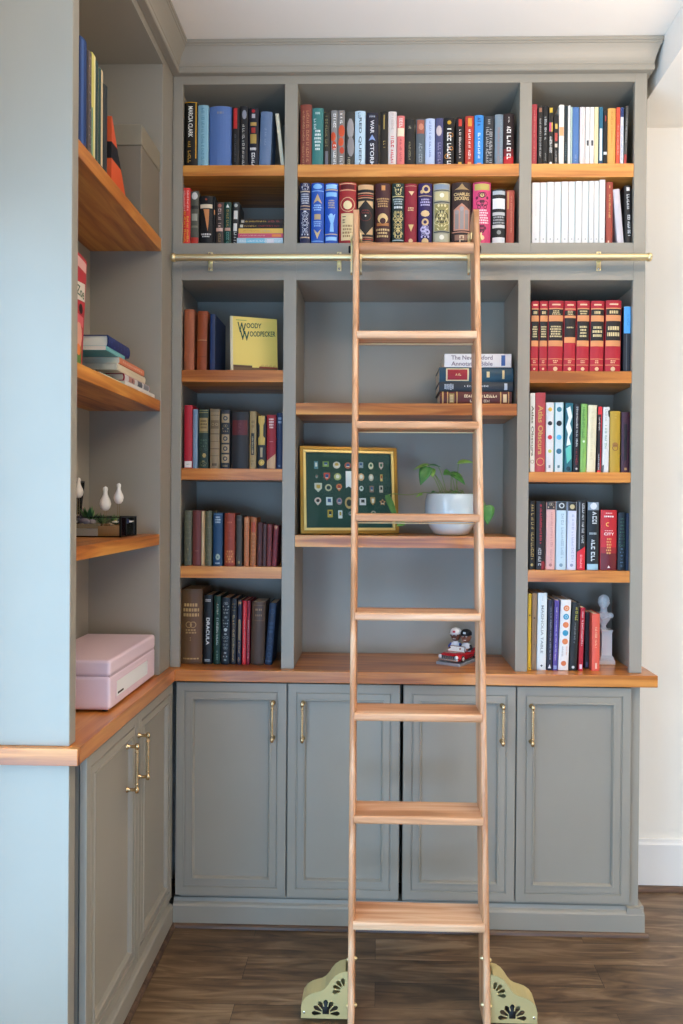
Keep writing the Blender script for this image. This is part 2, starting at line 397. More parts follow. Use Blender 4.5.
def make_cab(x_org, carc, doors, handle_px, label, plinth):
    def fn(r):
        g = MB(); g.box((carc[0], 0, z_(-1.452)), (carc[1], .318, ZD1-.001), CAB, .001, 1)
        g.box((carc[0]+.03, .07, ZD1-.002), (carc[1]-.03, .318, ZCB-.0005), BLACK)
        g.build('carcass', r)
        for (a, b), hx in zip(doors, handle_px):
            d = door_panel(b-a, ZD1-ZD0).build('door', r, (a, -.022, ZD0))
            pull(MB()).build('handle', d, (hx-a, 0, z_(-.7815)-ZD0))['label'] = 'brass bar handle'
        g = MB(); x0, x1, rr = plinth
        h = z_(-1.449); hh = z_(-1.43)
        g.prism([(.05, 0), (-.022, 0), (-.022, h-.006), (-.018, h), (-.009, h+.006), (-.006, hh), (.05, hh)], (x0, x1), CAB, lambda a, b, t: (t, a, b+.0005))
        if rr:
            g.prism([(.05, 0), (-.012, 0), (-.012, h-.006), (-.010, h), (-.004, h+.006), (0, hh), (.05, hh)], (-.0205, .318), CAB, lambda a, b, t: (x1-.0125-a, t, b+.0004))
        g.build('plinth', r)
    return cabinet((x_org, YS, 0), 0, label, fn)
hx = lambda u, v=720: onY(u, v, YS-.045).x
make_cab(0, (-.71, .0785), ((-.7197, -.3233), (-.3179, .0812)), (hx(272.3), hx(302.3)),
         'grey two-door base cabinet beside the corner, left of the ladder feet', (XL+.0225, .0869, False))
make_cab(0, (.0962, .9335), ((.0936, .4907), (.4953, .8959)), (hx(503), hx(532.5)),
         'grey two-door base cabinet at the right end, partly behind the ladder', (.0875, .9505, True))
# left base cabinet: same doors turned to face +x
lc = empty('base_cabinet', (XL, YN, 0), 'grey two-door base cabinet under the pink record player, seen edge on', 'cabinet')
def lpart(mb, name, par=lc):
    o = mb.build(name, par)
    if par is lc: o.data.transform(Matrix.Translation(-Vector(lc.location)))
    return o
lpart(MB().box((XLB, YN, .0005), (XL, YN2, ZCB-.0005), CAB, .001, 1), 'end_panel')
g = MB().box((XLB, 1.996, .05), (XL-.0005, 2.84, ZD1-.001), CAB); g.box((XLB, 2.0, ZD1-.001), (XL-.07, 2.83, ZCB-.0005), BLACK); lpart(g, 'carcass')
for (a, b), (hu, hv) in zip(((1.9925, 2.427), (2.4295, 2.8305)), ((137, 766), (148, 753))):
    d = door_panel(b-a, ZD1-ZD0).build('door', lc); d.location = (.022, a-YN, ZD0); d.rotation_euler = (0, 0, pi/2)
    yy = onX(hu, hv, XL+.052).y
    pull(MB()).build('handle', d, (yy-a, 0, z_(-.7815)-ZD0))['label'] = 'brass bar handle'
g = MB(); h = z_(-1.449); hh = z_(-1.43)
g.prism([(-.05, 0), (.022, 0), (.022, h-.006), (.018, h), (.009, h+.006), (.006, hh), (-.05, hh)], (1.975, YS-.0225), CAB, lambda a, b, t: (XL+a, t, b+.0005)); lpart(g, 'plinth')
# shoe moulding along the plinths
g = MB(); q = [(0, 0), (.013, 0), (.011, .008), (.006, .012), (0, .013)]
SHOE = wood('shoe_oak_b', '#3d2a1e', '#57402f', '#6f533e', 0, .4)
g.prism(q, (XL+.024, .962), SHOE, lambda a, b, t: (t, YS-.0228-a, b+.0005))
g.prism(q, (1.975, YS-.023), SHOE, lambda a, b, t: (XL+.0228+a, t, b+.0005))
st(g.build('trim_2'))

# ---------------------------------------------------------------- ladder rail
RY = YS-.052; rz = onY(420, 257.3, RY).z
ra, rb = onY(174, 258, RY).x, onY(648.5, 257, RY).x
rail = empty('ladder_rail', (ra, RY, rz), 'long round brass rail mounted across the bookcase under the upper books', 'rail')
g = MB().cyl((0, 0, 0), (rb-ra, 0, 0), .0118, BRASS, 24); g.build('tube', rail)
for x, s in ((0, -1), (rb-ra, 1)):
    MB().lathe([(.0118, -.004), (.0148, -.004), (.0148, .006), (.0125, .010), (.004, .012)], BRASS, 24, (x, 0, 0), (s, 0, 0)).build('end_cap', rail)
for u in (207.5, 338.5, 602.5):
    x = onY(u, 258, RY).x-ra; yb = YS-.0006-RY
    g = MB().box((x-.008, yb-.004, -.034), (x+.008, yb, .034), BRASS, .001)
    for s in (-1, 1):
        g.lathe([(.0045, 0), (.0040, .002), (.001, .003)], NICKEL, 12, (x, yb-.004, s*.027), (0, -1, 0))
    g.cyl((x, yb-.004, 0), (x, .010, 0), .0065, BRASS)
    g.build('bracket', rail)

# ---------------------------------------------------------------- ladder
SL = .15; YT = 2.69                # front plane: Y = YT - SL*(1-(z-EYE))
def onL(u, v):
    q = ray(u, v); t = (YT-SL)/(q.y-SL*q.z); q = q*t; return Vector((q.x, q.y, q.z+EYE))
def yl(z): return YT-SL*(1-(z-EYE))
tA, tB = onL(353.2, 210), onL(347.6, 1000); sA, sB = onL(479.6, 210), onL(490.8, 1000)
def lx(a, b, z): return a.x+(b.x-a.x)*(z-a.z)/(b.z-a.z)
DEP = .122; RW = .0195
lad = empty('library_ladder', (.13, yl(0), 0), 'tall oak rolling ladder leaning on the brass rail in front of the shelves', 'ladder')
ll = Vector(lad.location)
def apart(mb, name, par=None, lab=None):
    o = mb.build(name, par or lad); o.data.transform(Matrix.Translation(-ll))
    if lab: o['label'] = lab
    return o
ztop = onL(356, 208).z; zb = .004
for (a, b, s) in ((tA, tB, 1), (sA, sB, -1)):
    # rounded cross-section swept up the slope
    sec = [(0, .008), (.0025, .003), (.007, .0004), (RW-.007, .0004), (RW-.0025, .003), (RW, .008), (RW, DEP-.006), (RW-.004, DEP), (.004, DEP), (0, DEP-.006)]
    g = MB(); vs = []; fs = []; m = len(sec)
    zs = [zb, .5, 1.2, 1.9, ztop-.035]
    lev = [(z, 0, 0) for z in zs] + [(ztop-.02, .004, .018), (ztop-.007, .008, .036), (ztop, .014, .056)]
    for z, ins, insx in lev:
        x0 = lx(a, b, z)
        for (cx_, cy_) in sec:
            xx = x0 + s*cx_; yy = yl(z) + cy_
            yy = min(max(yy, yl(z)+ins), yl(z)+DEP-insx)
            vs.append((xx, yy, z))
    for j in range(len(lev)-1):
        for i in range(m):
            k = (i+1) % m; fs.append((j*m+i, j*m+k, (j+1)*m+k, (j+1)*m+i))
    fs += [list(range(m)), [len(vs)-m+i for i in range(m)][::-1]]
    g.add(vs, fs, LAD[2]); apart(g, 'side_rail')
tz = [onL(415, v).z for v in (330.8, 421.2, 514, 613, 713.6, 816.4, 922.7)]
for z in tz:
    xa, xb = lx(tA, tB, z)+RW*.75, lx(sA, sB, z)-RW*.75; y0 = yl(z)-.006; th = .0245
    g = MB(); pr_ = [(0, -.006), (.002, -.0015), (.006, 0), (DEP+.003, 0), (DEP+.006, -.004), (DEP+.006, -th+.004), (DEP+.003, -th), (.006, -th), (.002, -th+.0015), (0, -th+.006)]
    g.prism(pr_, (xa, xb), LAD[0], lambda a, b, t: (t, y0+a, z+b)); apart(g, 'tread')
    gg = MB().cyl((xa, y0+.07, z-th-.006), (xb, y0+.07, z-th-.006), .0022, BRASS, 8); apart(gg, 'brace_rod', None, 'thin brass rod under the tread')
zr = onL(415, 248).z; zr = EYE+(zr-EYE)*(yl(zr)+.03)/yl(zr)
g = MB().cyl((lx(tA, tB, zr)+RW*.7, yl(zr)+.03, zr), (lx(sA, sB, zr)-RW*.7, yl(zr)+.03, zr), .0185, LAD[0], 24); apart(g, 'rung', None, 'round oak rung at the top')
# hooks with guide wheels clasping the brass rail
z0h, z1h = [EYE+(q-EYE)*RY/yl(q) for q in (onL(350, 277).z, onL(350, 236).z)]
for a, b, s in ((tA, tB, 1), (sA, sB, -1)):
    zc_ = rz
    for k, off in enumerate((-.0085, RW+.0045)):
        x = lx(a, b, zc_) + s*off
        g = MB(); n = 10; w = .013; yc = RY-.004
        pl = [(w*cos(t), z1h-w+w*sin(t)) for t in [pi*i/n for i in range(n+1)]] + [(-w*cos(t), z0h+w-w*sin(t)) for t in [pi*i/n for i in range(n+1)]]
        g.prism(pl, (x-.0028, x+.0028), BRASS, lambda p, q_, t: (t, yc-.022+p, q_))
        g.box((x-.002, yl(zc_)+.04, zc_+.028), (x+.002, yc-.01, zc_+.05), BRASS)
        g.cyl((x-.006, yc-.022, z1h-.014), (x+.006, yc-.022, z1h-.014), .004, NICKEL, 12)
        h = apart(g, 'hook_plate', None, 'brass hook plate')
        g = MB().lathe([(.009, -.004), (.013, -.003), (.013, .003), (.009, .004)], BLACK, 20, (x+s*(-.008 if k == 0 else .008), yc, zc_+.0118+.0145), (1, 0, 0))
        apart(g, 'guide_wheel', None, 'small black guide wheel')
# pierced brass wheel housings at the feet
def fan(mb_holes, cx, cz, r0, r1, a0, a1, n):
    """teardrop slots as outlines (x,z)"""
    out = []
    for i in range(n):
        t = a0+(a1-a0)*i/(n-1) if n > 1 else a0
        d = (cos(t), sin(t)); p = (-sin(t), cos(t)); w0, w1 = .0022, .0062*(r1/.034)
        pts = [(r0, -w0), (r0+(r1-r0)*.75, -w1), (r1, -w1*.55), (r1+.0015, 0), (r1, w1*.55), (r0+(r1-r0)*.75, w1), (r0, w0)]
        out.append([(cx+d[0]*a+p[0]*b, cz+d[1]*a+p[1]*b) for a, b in pts])
    return out
def housing(s):
    """wheel cover; local x outwards (0 at ladder side), z up, front at y=0"""
    Wd, Hh = .137, .139
    out = [(0, 0), (Wd, 0)]
    out += [(Wd-.001, .012), (Wd, .03), (Wd-.004, .048), (Wd-.014, .062), (Wd-.029, .072), (Wd-.044, .077), (Wd-.058, .081), (Wd-.070, .088), (Wd-.080, .100), (Wd-.088, .113), (Wd-.099, .126), (Wd-.113, .135), (0.008, Hh), (0, Hh)]
    holes = fan(None, .064, .014, .014, .040, radians(2), radians(178), 7) + fan(None, .008, .083, .014, .036, radians(-8), radians(78), 4)
    import mathutils
    # boolean-free pierced plate: Delaunay with holes
    V = [Vector(p) for p in out]; E = [(i, (i+1) % len(out)) for i in range(len(out))]
    for h in holes:
        o = len(V); V += [Vector(p) for p in h]; E += [(o+i, o+(i+1) % len(h)) for i in range(len(h))]
    r = mathutils.geometry.delaunay_2d_cdt(V, E, [], 0, 1e-6)
    def inside(pt, poly):
        c = False; n = len(poly)
        for i in range(n):
            x1, y1 = poly[i]; x2, y2 = poly[(i+1) % n]
            if (y1 > pt[1]) != (y2 > pt[1]) and pt[0] < (x2-x1)*(pt[1]-y1)/(y2-y1)+x1: c = not c
        return c
    tri = [f for f in r[2] if inside(tuple(sum((Vector(r[0][i]) for i in f), Vector((0, 0)))/len(f)), out)
           and not any(inside(tuple(sum((Vector(r[0][i]) for i in f), Vector((0, 0)))/len(f)), h) for h in holes)]
    g = MB(); vv = [Vector(v) for v in r[0]]; n = len(vv)
    P = lambda v, y: (s*v[0], y, v[1])
    fs = [list(f) for f in tri] + [[i+n for i in f][::-1] for f in tri]
    cnt = {}
    for f in tri:
        for i in range(len(f)):
            e = (f[i], f[(i+1) % len(f)]); cnt[e] = 1
    for (i, j) in list(cnt):
        if (j, i) not in cnt: fs.append([i, j, j+n, i+n])
    g.add([P(v, 0) for v in vv]+[P(v, .0025) for v in vv], fs, BRASS_SATIN)
    # curved skin over the top and outer side
    sk = out[1:-1]
    T = .0022
    vs = []; fs = []
    for (x, z) in sk:
        vs += [P((x, z), 0), P((x, z), .066), P((x-.002, max(z-.002, 0)), .066), P((x-.002, max(z-.002, 0)), .002)]
    for i in range(len(sk)-1):
        for k in range(4):
            l = (k+1) % 4; fs.append((i*4+k, i*4+l, i*4+4+l, i*4+4+k))
    g.add(vs, fs, BRASS_SATIN)
    g.add([P((x, z), .066) for x, z in out], [list(range(len(out)))], BRASS_SATIN)
    g.add([P((0, 0), .003), P((0, 0), .066), P((0, Hh), .066), P((0, Hh), .003)], [(0, 1, 2, 3)], BRASS_SATIN)
    return g
for (a, b, s) in ((tA, tB, -1), (sA, sB, 1)):
    xo = lx(a, b, .07); yh = onZ(420, 1021, .012).y
    h = housing(s).build('wheel_housing', lad); h['label'] = 'pierced brass wheel housing'
    h.location = Vector((xo+s*.0006, yh, .012))-ll
    w = MB().lathe([(.030, -.011), (.036, -.009), (.036, .009), (.030, .011)], BLACK, 28, (s*.064, .034, .0243), (1, 0, 0)).build('wheel', h)
    w['label'] = 'black rubber wheel'
    g = MB().ball((s*.127, -.001, .018), .0042, mat('#f4ecd0', .2, 1.), (1, .5, 1), 8); g.build('screw', h)
    for vv in (962, 1009):
        zz = onL(350 if s < 0 else 485, vv).z
        x = lx(a, b, zz)-s*RW
        g = MB().lathe([(.0065, 0), (.0065, .003), (.0048, .0035), (.0045, .006), (.0015, .008)], BRASS, 12, (x, yl(zz)+.02, zz), (-s, 0, 0))
        g.lathe([(.0055, 0), (.004, .004), (.001, .005)], BRASS, 12, (lx(a, b, zz)+s*.0002, yl(zz)+.012, zz), (s, 0, 0))
        apart(g, 'bolt', None, 'brass bolt head')

# ---------------------------------------------------------------- books
BG = .98                         # cover albedo gain
PAGE = mat('#e6dcc6', .8)
def cm_(h, rough=.5): return mat(h, rough, 0, BG)
COVER = {}
class Deco:
    """artwork on a spine W wide, H tall; x in [-W/2,W/2], z in [0,H]; yf(x) gives the spine surface"""
    def __init__(s, W, H, yf): s.W, s.H, s.yf = W, H, yf; s.g = MB(); s.t = MB(); s.k = 0
    def put(s, g, pts, faces, c, layer=1, rough=.45):
        d = .00025*layer
        pts = [(min(max(x, -s.W/2), s.W/2), min(max(z, .0006), s.H-.0004)) for x, z in pts]
        n = 8; st_ = s.W/n; P2 = []; F2 = []
        for f in faces:
            P = [pts[i] for i in f]; a = min(p[0] for p in P); b = max(p[0] for p in P)
            if b-a < st_*.9: F2.append(list(range(len(P2), len(P2)+len(P)))); P2 += P; continue
            i0 = math.floor((a+s.W/2)/st_); i1 = math.ceil((b+s.W/2)/st_)
            for k in range(i0, i1):
                Q = P
                for sg, lim in ((1, -s.W/2+k*st_), (-1, -s.W/2+(k+1)*st_)):
                    R = []
                    for i in range(len(Q)):
                        p, q = Q[i], Q[(i+1) % len(Q)]; ip = sg*(p[0]-lim) >= 0; iq = sg*(q[0]-lim) >= 0
                        if ip: R.append(p)
                        if ip != iq:
                            t = (lim-p[0])/(q[0]-p[0]); R.append((lim, p[1]+(q[1]-p[1])*t))
                    Q = R
                    if len(Q) < 3: break
                if len(Q) >= 3: F2.append(list(range(len(P2), len(P2)+len(Q)))); P2 += Q
        pts, faces = P2, F2
        g.add([(x, s.yf(x)-d, z) for x, z in pts], faces, cm_(c, rough))
    def rect(s, u0, u1, t0, t1, c, layer=1):
        x0, x1 = (u0-.5)*s.W, (u1-.5)*s.W; z0, z1 = (1-t1)*s.H, (1-t0)*s.H
        n = 6 if u1-u0 > .4 else 2; pts = []
        for i in range(n+1): x = x0+(x1-x0)*i/n; pts += [(x, z0), (x, z1)]
        s.put(s.g, pts, [(2*i, 2*i+2, 2*i+3, 2*i+1) for i in range(n)], c, layer)
    def quad(s, pts, c, layer=1):
        P = [((u-.5)*s.W, (1-t)*s.H) for u, t in pts]; s.put(s.g, P, [list(range(len(P)))], c, layer)
    def band(s, t0, t1, c): s.rect(.02, .98, t0, t1, c)
    def disc(s, u, t, r, c, layer=2, n=12, sx=1, sz=1):
        x, z = (u-.5)*s.W, (1-t)*s.H; R = r*s.W
        s.put(s.g, [(x+R*sx*cos(2*pi*i/n), z+R*sz*sin(2*pi*i/n)) for i in range(n)], [list(range(n))], c, layer)
    def ring(s, u, t, r, c, w=.25, layer=2, n=14):
        x, z = (u-.5)*s.W, (1-t)*s.H; R = r*s.W; q = R*(1-w)
        pts = [(x+R*cos(2*pi*i/n), z+R*sin(2*pi*i/n)) for i in range(n)]+[(x+q*cos(2*pi*i/n), z+q*sin(2*pi*i/n)) for i in range(n)]
        s.put(s.g, pts, [(i, (i+1) % n, (i+1) % n+n, i+n) for i in range(n)], c, layer)
    def run(s, u, t0, t1, c, w=.3, seed=None, layer=2):
        """a run of small strokes up the spine, like worn vertical lettering"""
        r = random.Random(hash((round(u*100), round(t0*1000), round(s.W*1e5))) if seed is None else seed)
        z = (1-t0)*s.H; ze = (1-t1)*s.H; x = (u-.5)*s.W; h = w*s.W*.8
        while z > ze:
            L = h*r.uniform(.45, .8)
            if r.random() < .13: z -= h*.5; continue
            a, b = x-h/2, x+h/2; k = r.randrange(4)
            if k == 0: s.put(s.t, [(a, z), (b, z), (b, z-L*.35), (a, z-L*.35)], [(3, 2, 1, 0)], c, layer)
            elif k == 1:
                s.put(s.t, [(a, z), (b, z), (b, z-L*.3), (a, z-L*.3)], [(3, 2, 1, 0)], c, layer); s.put(s.t, [(a, z-L*.3), (a+h*.3, z-L*.3), (a+h*.3, z-L), (a, z-L)], [(3, 2, 1, 0)], c, layer)
            elif k == 2:
                s.put(s.t, [(a, z), (a+h*.28, z), (a+h*.28, z-L), (a, z-L)], [(3, 2, 1, 0)], c, layer); s.put(s.t, [(b-h*.28, z), (b, z), (b, z-L), (b-h*.28, z-L)], [(3, 2, 1, 0)], c, layer)
                s.put(s.t, [(a, z), (b, z), (b, z-L*.3), (a, z-L*.3)], [(3, 2, 1, 0)], c, layer)
            else: s.put(s.t, [(a+h*.1, z), (b, z-L*.5), (a+h*.1, z-L), (a, z-L*.7), (a+h*.5, z-L*.5), (a, z-L*.3)], [(5, 4, 3, 2, 1, 0)], c, layer)
            z -= L*1.25
    def lines(s, t0, t1, n, c, w=.7, layer=2):
        """short horizontal lines of strokes"""
        r = random.Random(int(t0*977+n*13+s.W*1e5)); hh = (t1-t0)/n
        for i in range(n):
            ta = t0+i*hh+hh*.15; tb = ta+hh*.62; ww = w*r.uniform(.7, 1); u = .5-ww/2
            while u < .5+ww/2-.02:
                q = min(r.uniform(.05, .12), .5+ww/2-u)
                P = [((a-.5)*s.W, (1-b)*s.H) for a, b in ((u, tb), (u+q, tb), (u+q, ta), (u, ta))]
                s.put(s.t, P, [(0, 1, 2, 3)], c, layer); u += q+.035
    def orn(s, t0, t1, c, seed=1, n=None, layer=2, w=.8):
        """mirrored gilt filigree"""
        r = random.Random(seed*31+7); H = (t1-t0)*s.H; n = n or max(3, int(H/(s.W*.16)))
        for i in range(n):
            t = t0+(t1-t0)*(i+.5)/n; a = r.uniform(.08, .38)*w; k = r.randrange(4)
            for sg in (-1, 1):
                u = .5+sg*a
                if k == 0: s.ring(u, t, .11, c, .35, layer, 8)
                elif k == 1: s.disc(u, t, .075, c, layer, 6, 1, 1.3)
                elif k == 2:
                    x, z = (u-.5)*s.W, (1-t)*s.H; q = s.W*.09
                    s.put(s.g, [(x-q*sg, z-q), (x+q*.3*sg, z-q*.4), (x+q*sg, z+q), (x-q*.2*sg, z+q*.4)], [(0, 1, 2, 3)], c, layer)
                else: s.ring(u, t, .15, c, .22, layer, 10)
            if i % 2 == 0: s.disc(.5, t, .06, c, layer, 4, 1, 1.8)
    def text(s, t, u, t0, t1, c, w, horiz=False, layer=3, slant=0):
        vs, fs, asp = text_polys(t)
        out = []
        for a, b in vs:
            if horiz:     # u = centre, t0..t1 vertical extent, w = width fraction
                x = (u-.5+(a-.5)*w)*s.W; z = (1-t1)*s.H+b*(t1-t0)*s.H+slant*(a-.5)*w*s.W
            else:         # reads downwards; letter tops to the right
                x = (u-.5+(b-.5)*w)*s.W; z = (1-(t0+(t1-t0)*a))*s.H
            out.append((x, z))
        s.put(s.t, out, fs, c, layer)
    def fin(s, root):
        c = COVER.pop(root.name); c.join(s.g); c.join(s.t); c.build('cover', root)
def book_body(root, W, H, D, c, rnd_=.12, soft=False, page=PAGE, rough=.5):
    """upright book; spine towards -y at y=0, x centred, standing on z=0"""
    b = rnd_*W; T = .0022 if not soft else .0007; ov = .003 if not soft else .0003
    yf = lambda x: -b*max(0, 1-(2*x/W)**2)+b
    n = 8; xs = [-W/2+W*i/n for i in range(n+1)]
    outer = [(-W/2, D)]+[(x, yf(x)) for x in xs]+[(W/2, D)]
    inner = [(W/2-T, D)]+[(x*(W-2*T)/W, yf(x)+T*1.3) for x in xs[::-1]]+[(-W/2+T, D)]
    m = cm_(c, rough); g = MB(); N = len(outer)
    vs = [(x, y, z) for z in (0, H) for x, y in outer+inner]; k = 2*N; fs = []
    for i in range(N-1):
        fs.append((i, i+1, k+i+1, k+i)); fs.append((N+i, N+i+1, k+N+i+1, k+N+i))
        j = 2*N-1-i
        for o in (0, k): fs.append((o+i, o+i+1, o+j-1, o+j))
    fs += [(0, k, k+2*N-1, 2*N-1), (N-1, k+N-1, k+N, N)]
    g.add(vs, fs, m)
    COVER[root.name] = g
    pg = MB().box((-W/2+T*1.02, b*.6+T*1.8, ov), (W/2-T*1.02, D-ov, H-ov), page); pg.build('page_block', root)
    return yf
ROWG = {'A': ('left bay top row', 165.0), 'B': ('left bay second row', 243.5), 'C': ('middle bay top row', 164.2), 'D': ('middle bay second row', 242.6),
        'E': ('right bay top row', 163.8), 'F': ('right bay second row', 242.5), 'G': ('left bay third row', 369.8), 'H': ('left bay fourth row', 468.8),
        'I': ('left bay fifth row', 566.4), 'J': ('left bay bottom row', 662.2), 'K': ('right bay third row', 371), 'L': ('right bay fourth row', 471.5),
        'M': ('right bay fifth row', 570.4), 'N': ('right bay bottom row', 668.0)}
REC = dict(A=.02, B=.02, C=.03, D=.012, E=.03, F=.02, G=.02, H=.02, I=.02, J=.06, K=.02, L=.02, M=.02, N=.03)
def book(row, xl, xr, top, c, label, deco=(), lean=0., rec=None, soft=None, depth=None, rb=None):
    ph, vb = ROWG[row]; Y = YS+(REC[row] if rec is None else rec); z0 = SHZ[row]+.0004
    xa, xb = onY(xl, vb, Y).x+.0004, onY(xr, vb, Y).x-.0004
    W = xb-xa; zt = onY((xl+xr)/2+lean, top, Y).z; H = zt-z0
    lo_, hi_ = (XWL+.0006, X1-.0006) if row in 'ABGHIJ' else ((X1b+.0006, X2-.0006) if row in 'CD' else (X2b+.0006, XWR-.0006))
    sh = lean/F*Y
    if xa+min(sh, 0) < lo_: xa = lo_-min(sh, 0)
    if xb+max(sh, 0) > hi_: q = xb+max(sh, 0)-hi_; xa, xb = xa-min(q, .004 if lean else 0), xb-q
    W = xb-xa
    ang = 0
    if lean:
        ang = math.atan2(sh, H); H = (zt-z0-(W*abs(sin(ang)) if lean else 0)*.5)/cos(ang)
    soft = (W < .018) if soft is None else soft
    D = depth or min(max(.60*H, .10), .215); D = min(D, YB-Y-.004)
    r = empty('book', (0, 0, 0), label+', '+ph, 'book', 'books, '+ph)
    if ang > 0: piv, off = xb, -W/2
    elif ang < 0: piv, off = xa, W/2
    else: piv, off = (xa+xb)/2, 0
    r.rotation_euler = (0, ang, 0)
    r.location = Vector((piv, Y, z0)) + Matrix.Rotation(ang, 3, 'Y') @ Vector((off, 0, 0))
    yf = book_body(r, W, H, D, c, (0.02 if soft else .13) if rb is None else rb, soft)
    d = Deco(W, H, yf)
    for op in deco:
        k, a = op[0], op[1:]
        getattr(d, k)(*a)
    d.fin(r); return r
W_='#ecebe6'
book('A',183.6,197,101.8,'#17150f','black spine outlined in yellow with white lettering',[('rect',.02,.98,0,.012,'#e0a51e'),('rect',.86,.93,0,.86,'#d9a020'),('text','MARCIA CLARK',.5,.07,.54,'#f2efe6',.34),('run',.42,.6,.9,'#b98f3c',.3)])
book('A',197.4,208,105,'#8fbfd2','pale turquoise spine with faint lettering',[('run',.5,.05,.95,'#5f9ab2',.32)])
book('A',208.7,231,106,'#5c7cb8','very thick cornflower blue volume',[('lines',.08,.14,1,'#8f93a0',.35)])
book('A',231.7,239.2,107,'#1b1a1c','thin black spine with a red label at the top',[('rect',.2,.7,.02,.36,'#c02a2c'),('run',.45,.42,.9,'#55555a',.3)])
book('A',239.6,247.6,106,'#222226','dark spine with silver figure and lettering',[('disc',.55,.14,.3,'#8f93a2',1,10,1,2),('run',.45,.3,.97,'#c9c5bd',.36)])
book('A',248.1,258.2,108,'#171b2a','near-black spine with gold squares and white lettering',[('disc',.5,.05,.17,'#c2222a'),('rect',.33,.67,.1,.17,'#b9bcc4'),('rect',.2,.8,.24,.3,'#b59a55'),('rect',.3,.7,.33,.42,'#a8342e'),('rect',.2,.8,.44,.6,'#b5984e'),('lines',.66,.73,1,'#e8e8e8',.8),('run',.5,.76,.98,'#e8e8e8',.42)])
book('A',258.6,270.2,111.4,'#6780a4','dusty blue leaning cloth spine',[('run',.5,.3,.6,'#8b9cb8',.25)],1.8)
book('A',281,284.6,113.5,'#d9d6bf','slim cream booklet leaning on the side panel',[],-6.2)
book('B',181.7,190,187.7,'#e2382f','bright red spine with yellow and white lettering',[('run',.3,.05,.4,'#f7c9c0',.22),('run',.7,.05,.4,'#f7c9c0',.22),('run',.35,.42,.95,'#f0b93a',.26),('run',.7,.5,.95,'#f0b93a',.26)])
book('B',190.3,198.3,191,'#59584b','mossy grey spine with a red foot',[('disc',.5,.09,.4,'#d8d6cf',1,10,1,1.2),('band',.27,.33,'#2f2d2a'),('rect',.15,.85,.42,.55,'#a7a696'),('rect',.1,.9,.64,.68,'#807d69'),('band',.86,1,'#c53327')])
book('B',198.9,212.9,195.8,'#121113','black spine with a tall orange flame',[('rect',.06,.94,.17,.25,'#e4d6bb'),('quad',[(.3,.27),(.72,.27),(.7,.5),(.62,.72),(.5,.55),(.42,.42)],'#d38b55'),('disc',.5,.07,.08,'#b5502f'),('lines',.76,.85,2,'#d8d8d8',.8)])
book('B',213.2,215.2,196.5,'#161312','very thin black spine beside the flame book',[('rect',.2,.9,.28,.38,'#d6905e')])
book('B',215.5,223.4,202.2,'#433732','brown spine with pinkish badge and lettering',[('disc',.5,.08,.25,'#b46a5c'),('run',.5,.15,.55,'#c9aea2',.5),('rect',.05,.9,.6,.68,'#d9b2a2'),('run',.5,.72,.98,'#9a7d55',.4)])
book('B',223.8,231,202,'#1d4238','dark green spine with a white triangle on top',[('quad',[(.5,.04),(.75,.13),(.25,.13)],'#e8eee8'),('run',.5,.18,.58,'#a48b4c',.4),('rect',.1,.9,.6,.67,'#c79b88'),('run',.5,.7,.98,'#5c8f80',.5)])
book('B',231.5,238.2,202,'#2a2929','black and white patterned spine',[('disc',.5,.08,.28,'#b9b9b3'),('rect',.2,.8,.2,.4,'#dedbd2'),('rect',.2,.75,.5,.68,'#e6e2da'),('run',.5,.7,.97,'#cfcac0',.5)],.9)
book('C',299.9,311.4,104.3,'#87453a','rust brown spine with gilt lettering',[('run',.3,.1,.95,'#c9926b',.22),('run',.66,.1,.9,'#b9805d',.3)])
book('C',311.8,323.2,107.9,'#3f7f7c','teal spine with white lettering',[('lines',.06,.12,1,'#bcd6d2',.6),('run',.25,.18,.35,'#cfe2de',.25),('lines',.36,.72,6,'#e3efec',.62)])
book('C',323.7,329.8,112.7,'#2c2a22','narrow dark olive spine',[('run',.4,.06,.6,'#8f8862',.5),('rect',.2,.7,.7,.98,'#70707a')])
book('C',330.8,337.3,110.3,'#8c8b89','grey spine with orange blossom, left one of the pair',[('run',.55,.06,.28,'#f2f0ec',.5),('disc',.3,.46,.45,'#d4522e',1,9,1,1.7),('disc',.5,.62,.38,'#cf4a2b',1,9,1,2),('run',.55,.6,.97,'#efeeea',.5)])
book('C',337.6,344.6,110.3,'#85807c','grey spine with orange blossom, right one of the pair',[('run',.5,.05,.22,'#f2f0ec',.5),('disc',.55,.36,.5,'#d4522e',1,9,1,1.8),('disc',.45,.55,.42,'#d9572f',1,9,1,1.6),('disc',.6,.7,.35,'#c7452b',1,9,1,1.5),('run',.5,.8,.97,'#efeeea',.5)])
book('C',345.3,354.2,111.9,'#3a3935','dark spine with a pale grey smoky streak',[('disc',.55,.3,.4,'#9e9a9a',1,10,1,3),('disc',.6,.62,.4,'#8d898a',1,10,1,3),('run',.4,.82,.97,'#b8ae90',.35)])
book('C',354.6,365.2,110.8,'#c3dcea','pale ice blue spine with dark title',[('text','RED QUEEN',.5,.12,.96,'#52626c',.3),('run',.4,.03,.1,'#7d93a0',.3)])
book('C',365.7,378.2,112.4,'#242533','near-black spine with white title and blue crest',[('lines',.05,.1,1,'#9aa0ae',.6),('text','WAR',.5,.14,.38,'#e4e4e6',.3),('text','STORM',.5,.56,.98,'#e4e4e6',.32),('quad',[(.5,.4),(.78,.51),(.5,.49),(.22,.51)],'#8ba3d4')],0,None,False)
book('C',379.9,387.6,111.4,'#211d18','black spine with a thin gold upper line',[('rect',.42,.6,.06,.32,'#a08a4c'),('run',.55,.53,.7,'#c9ad62',.35)])
book('C',388,396.4,111.4,'#ddd2cc','off-white spine with red lettering',[('run',.5,.03,.3,'#b8a9a4',.3),('run',.5,.42,.92,'#cf3040',.46)])
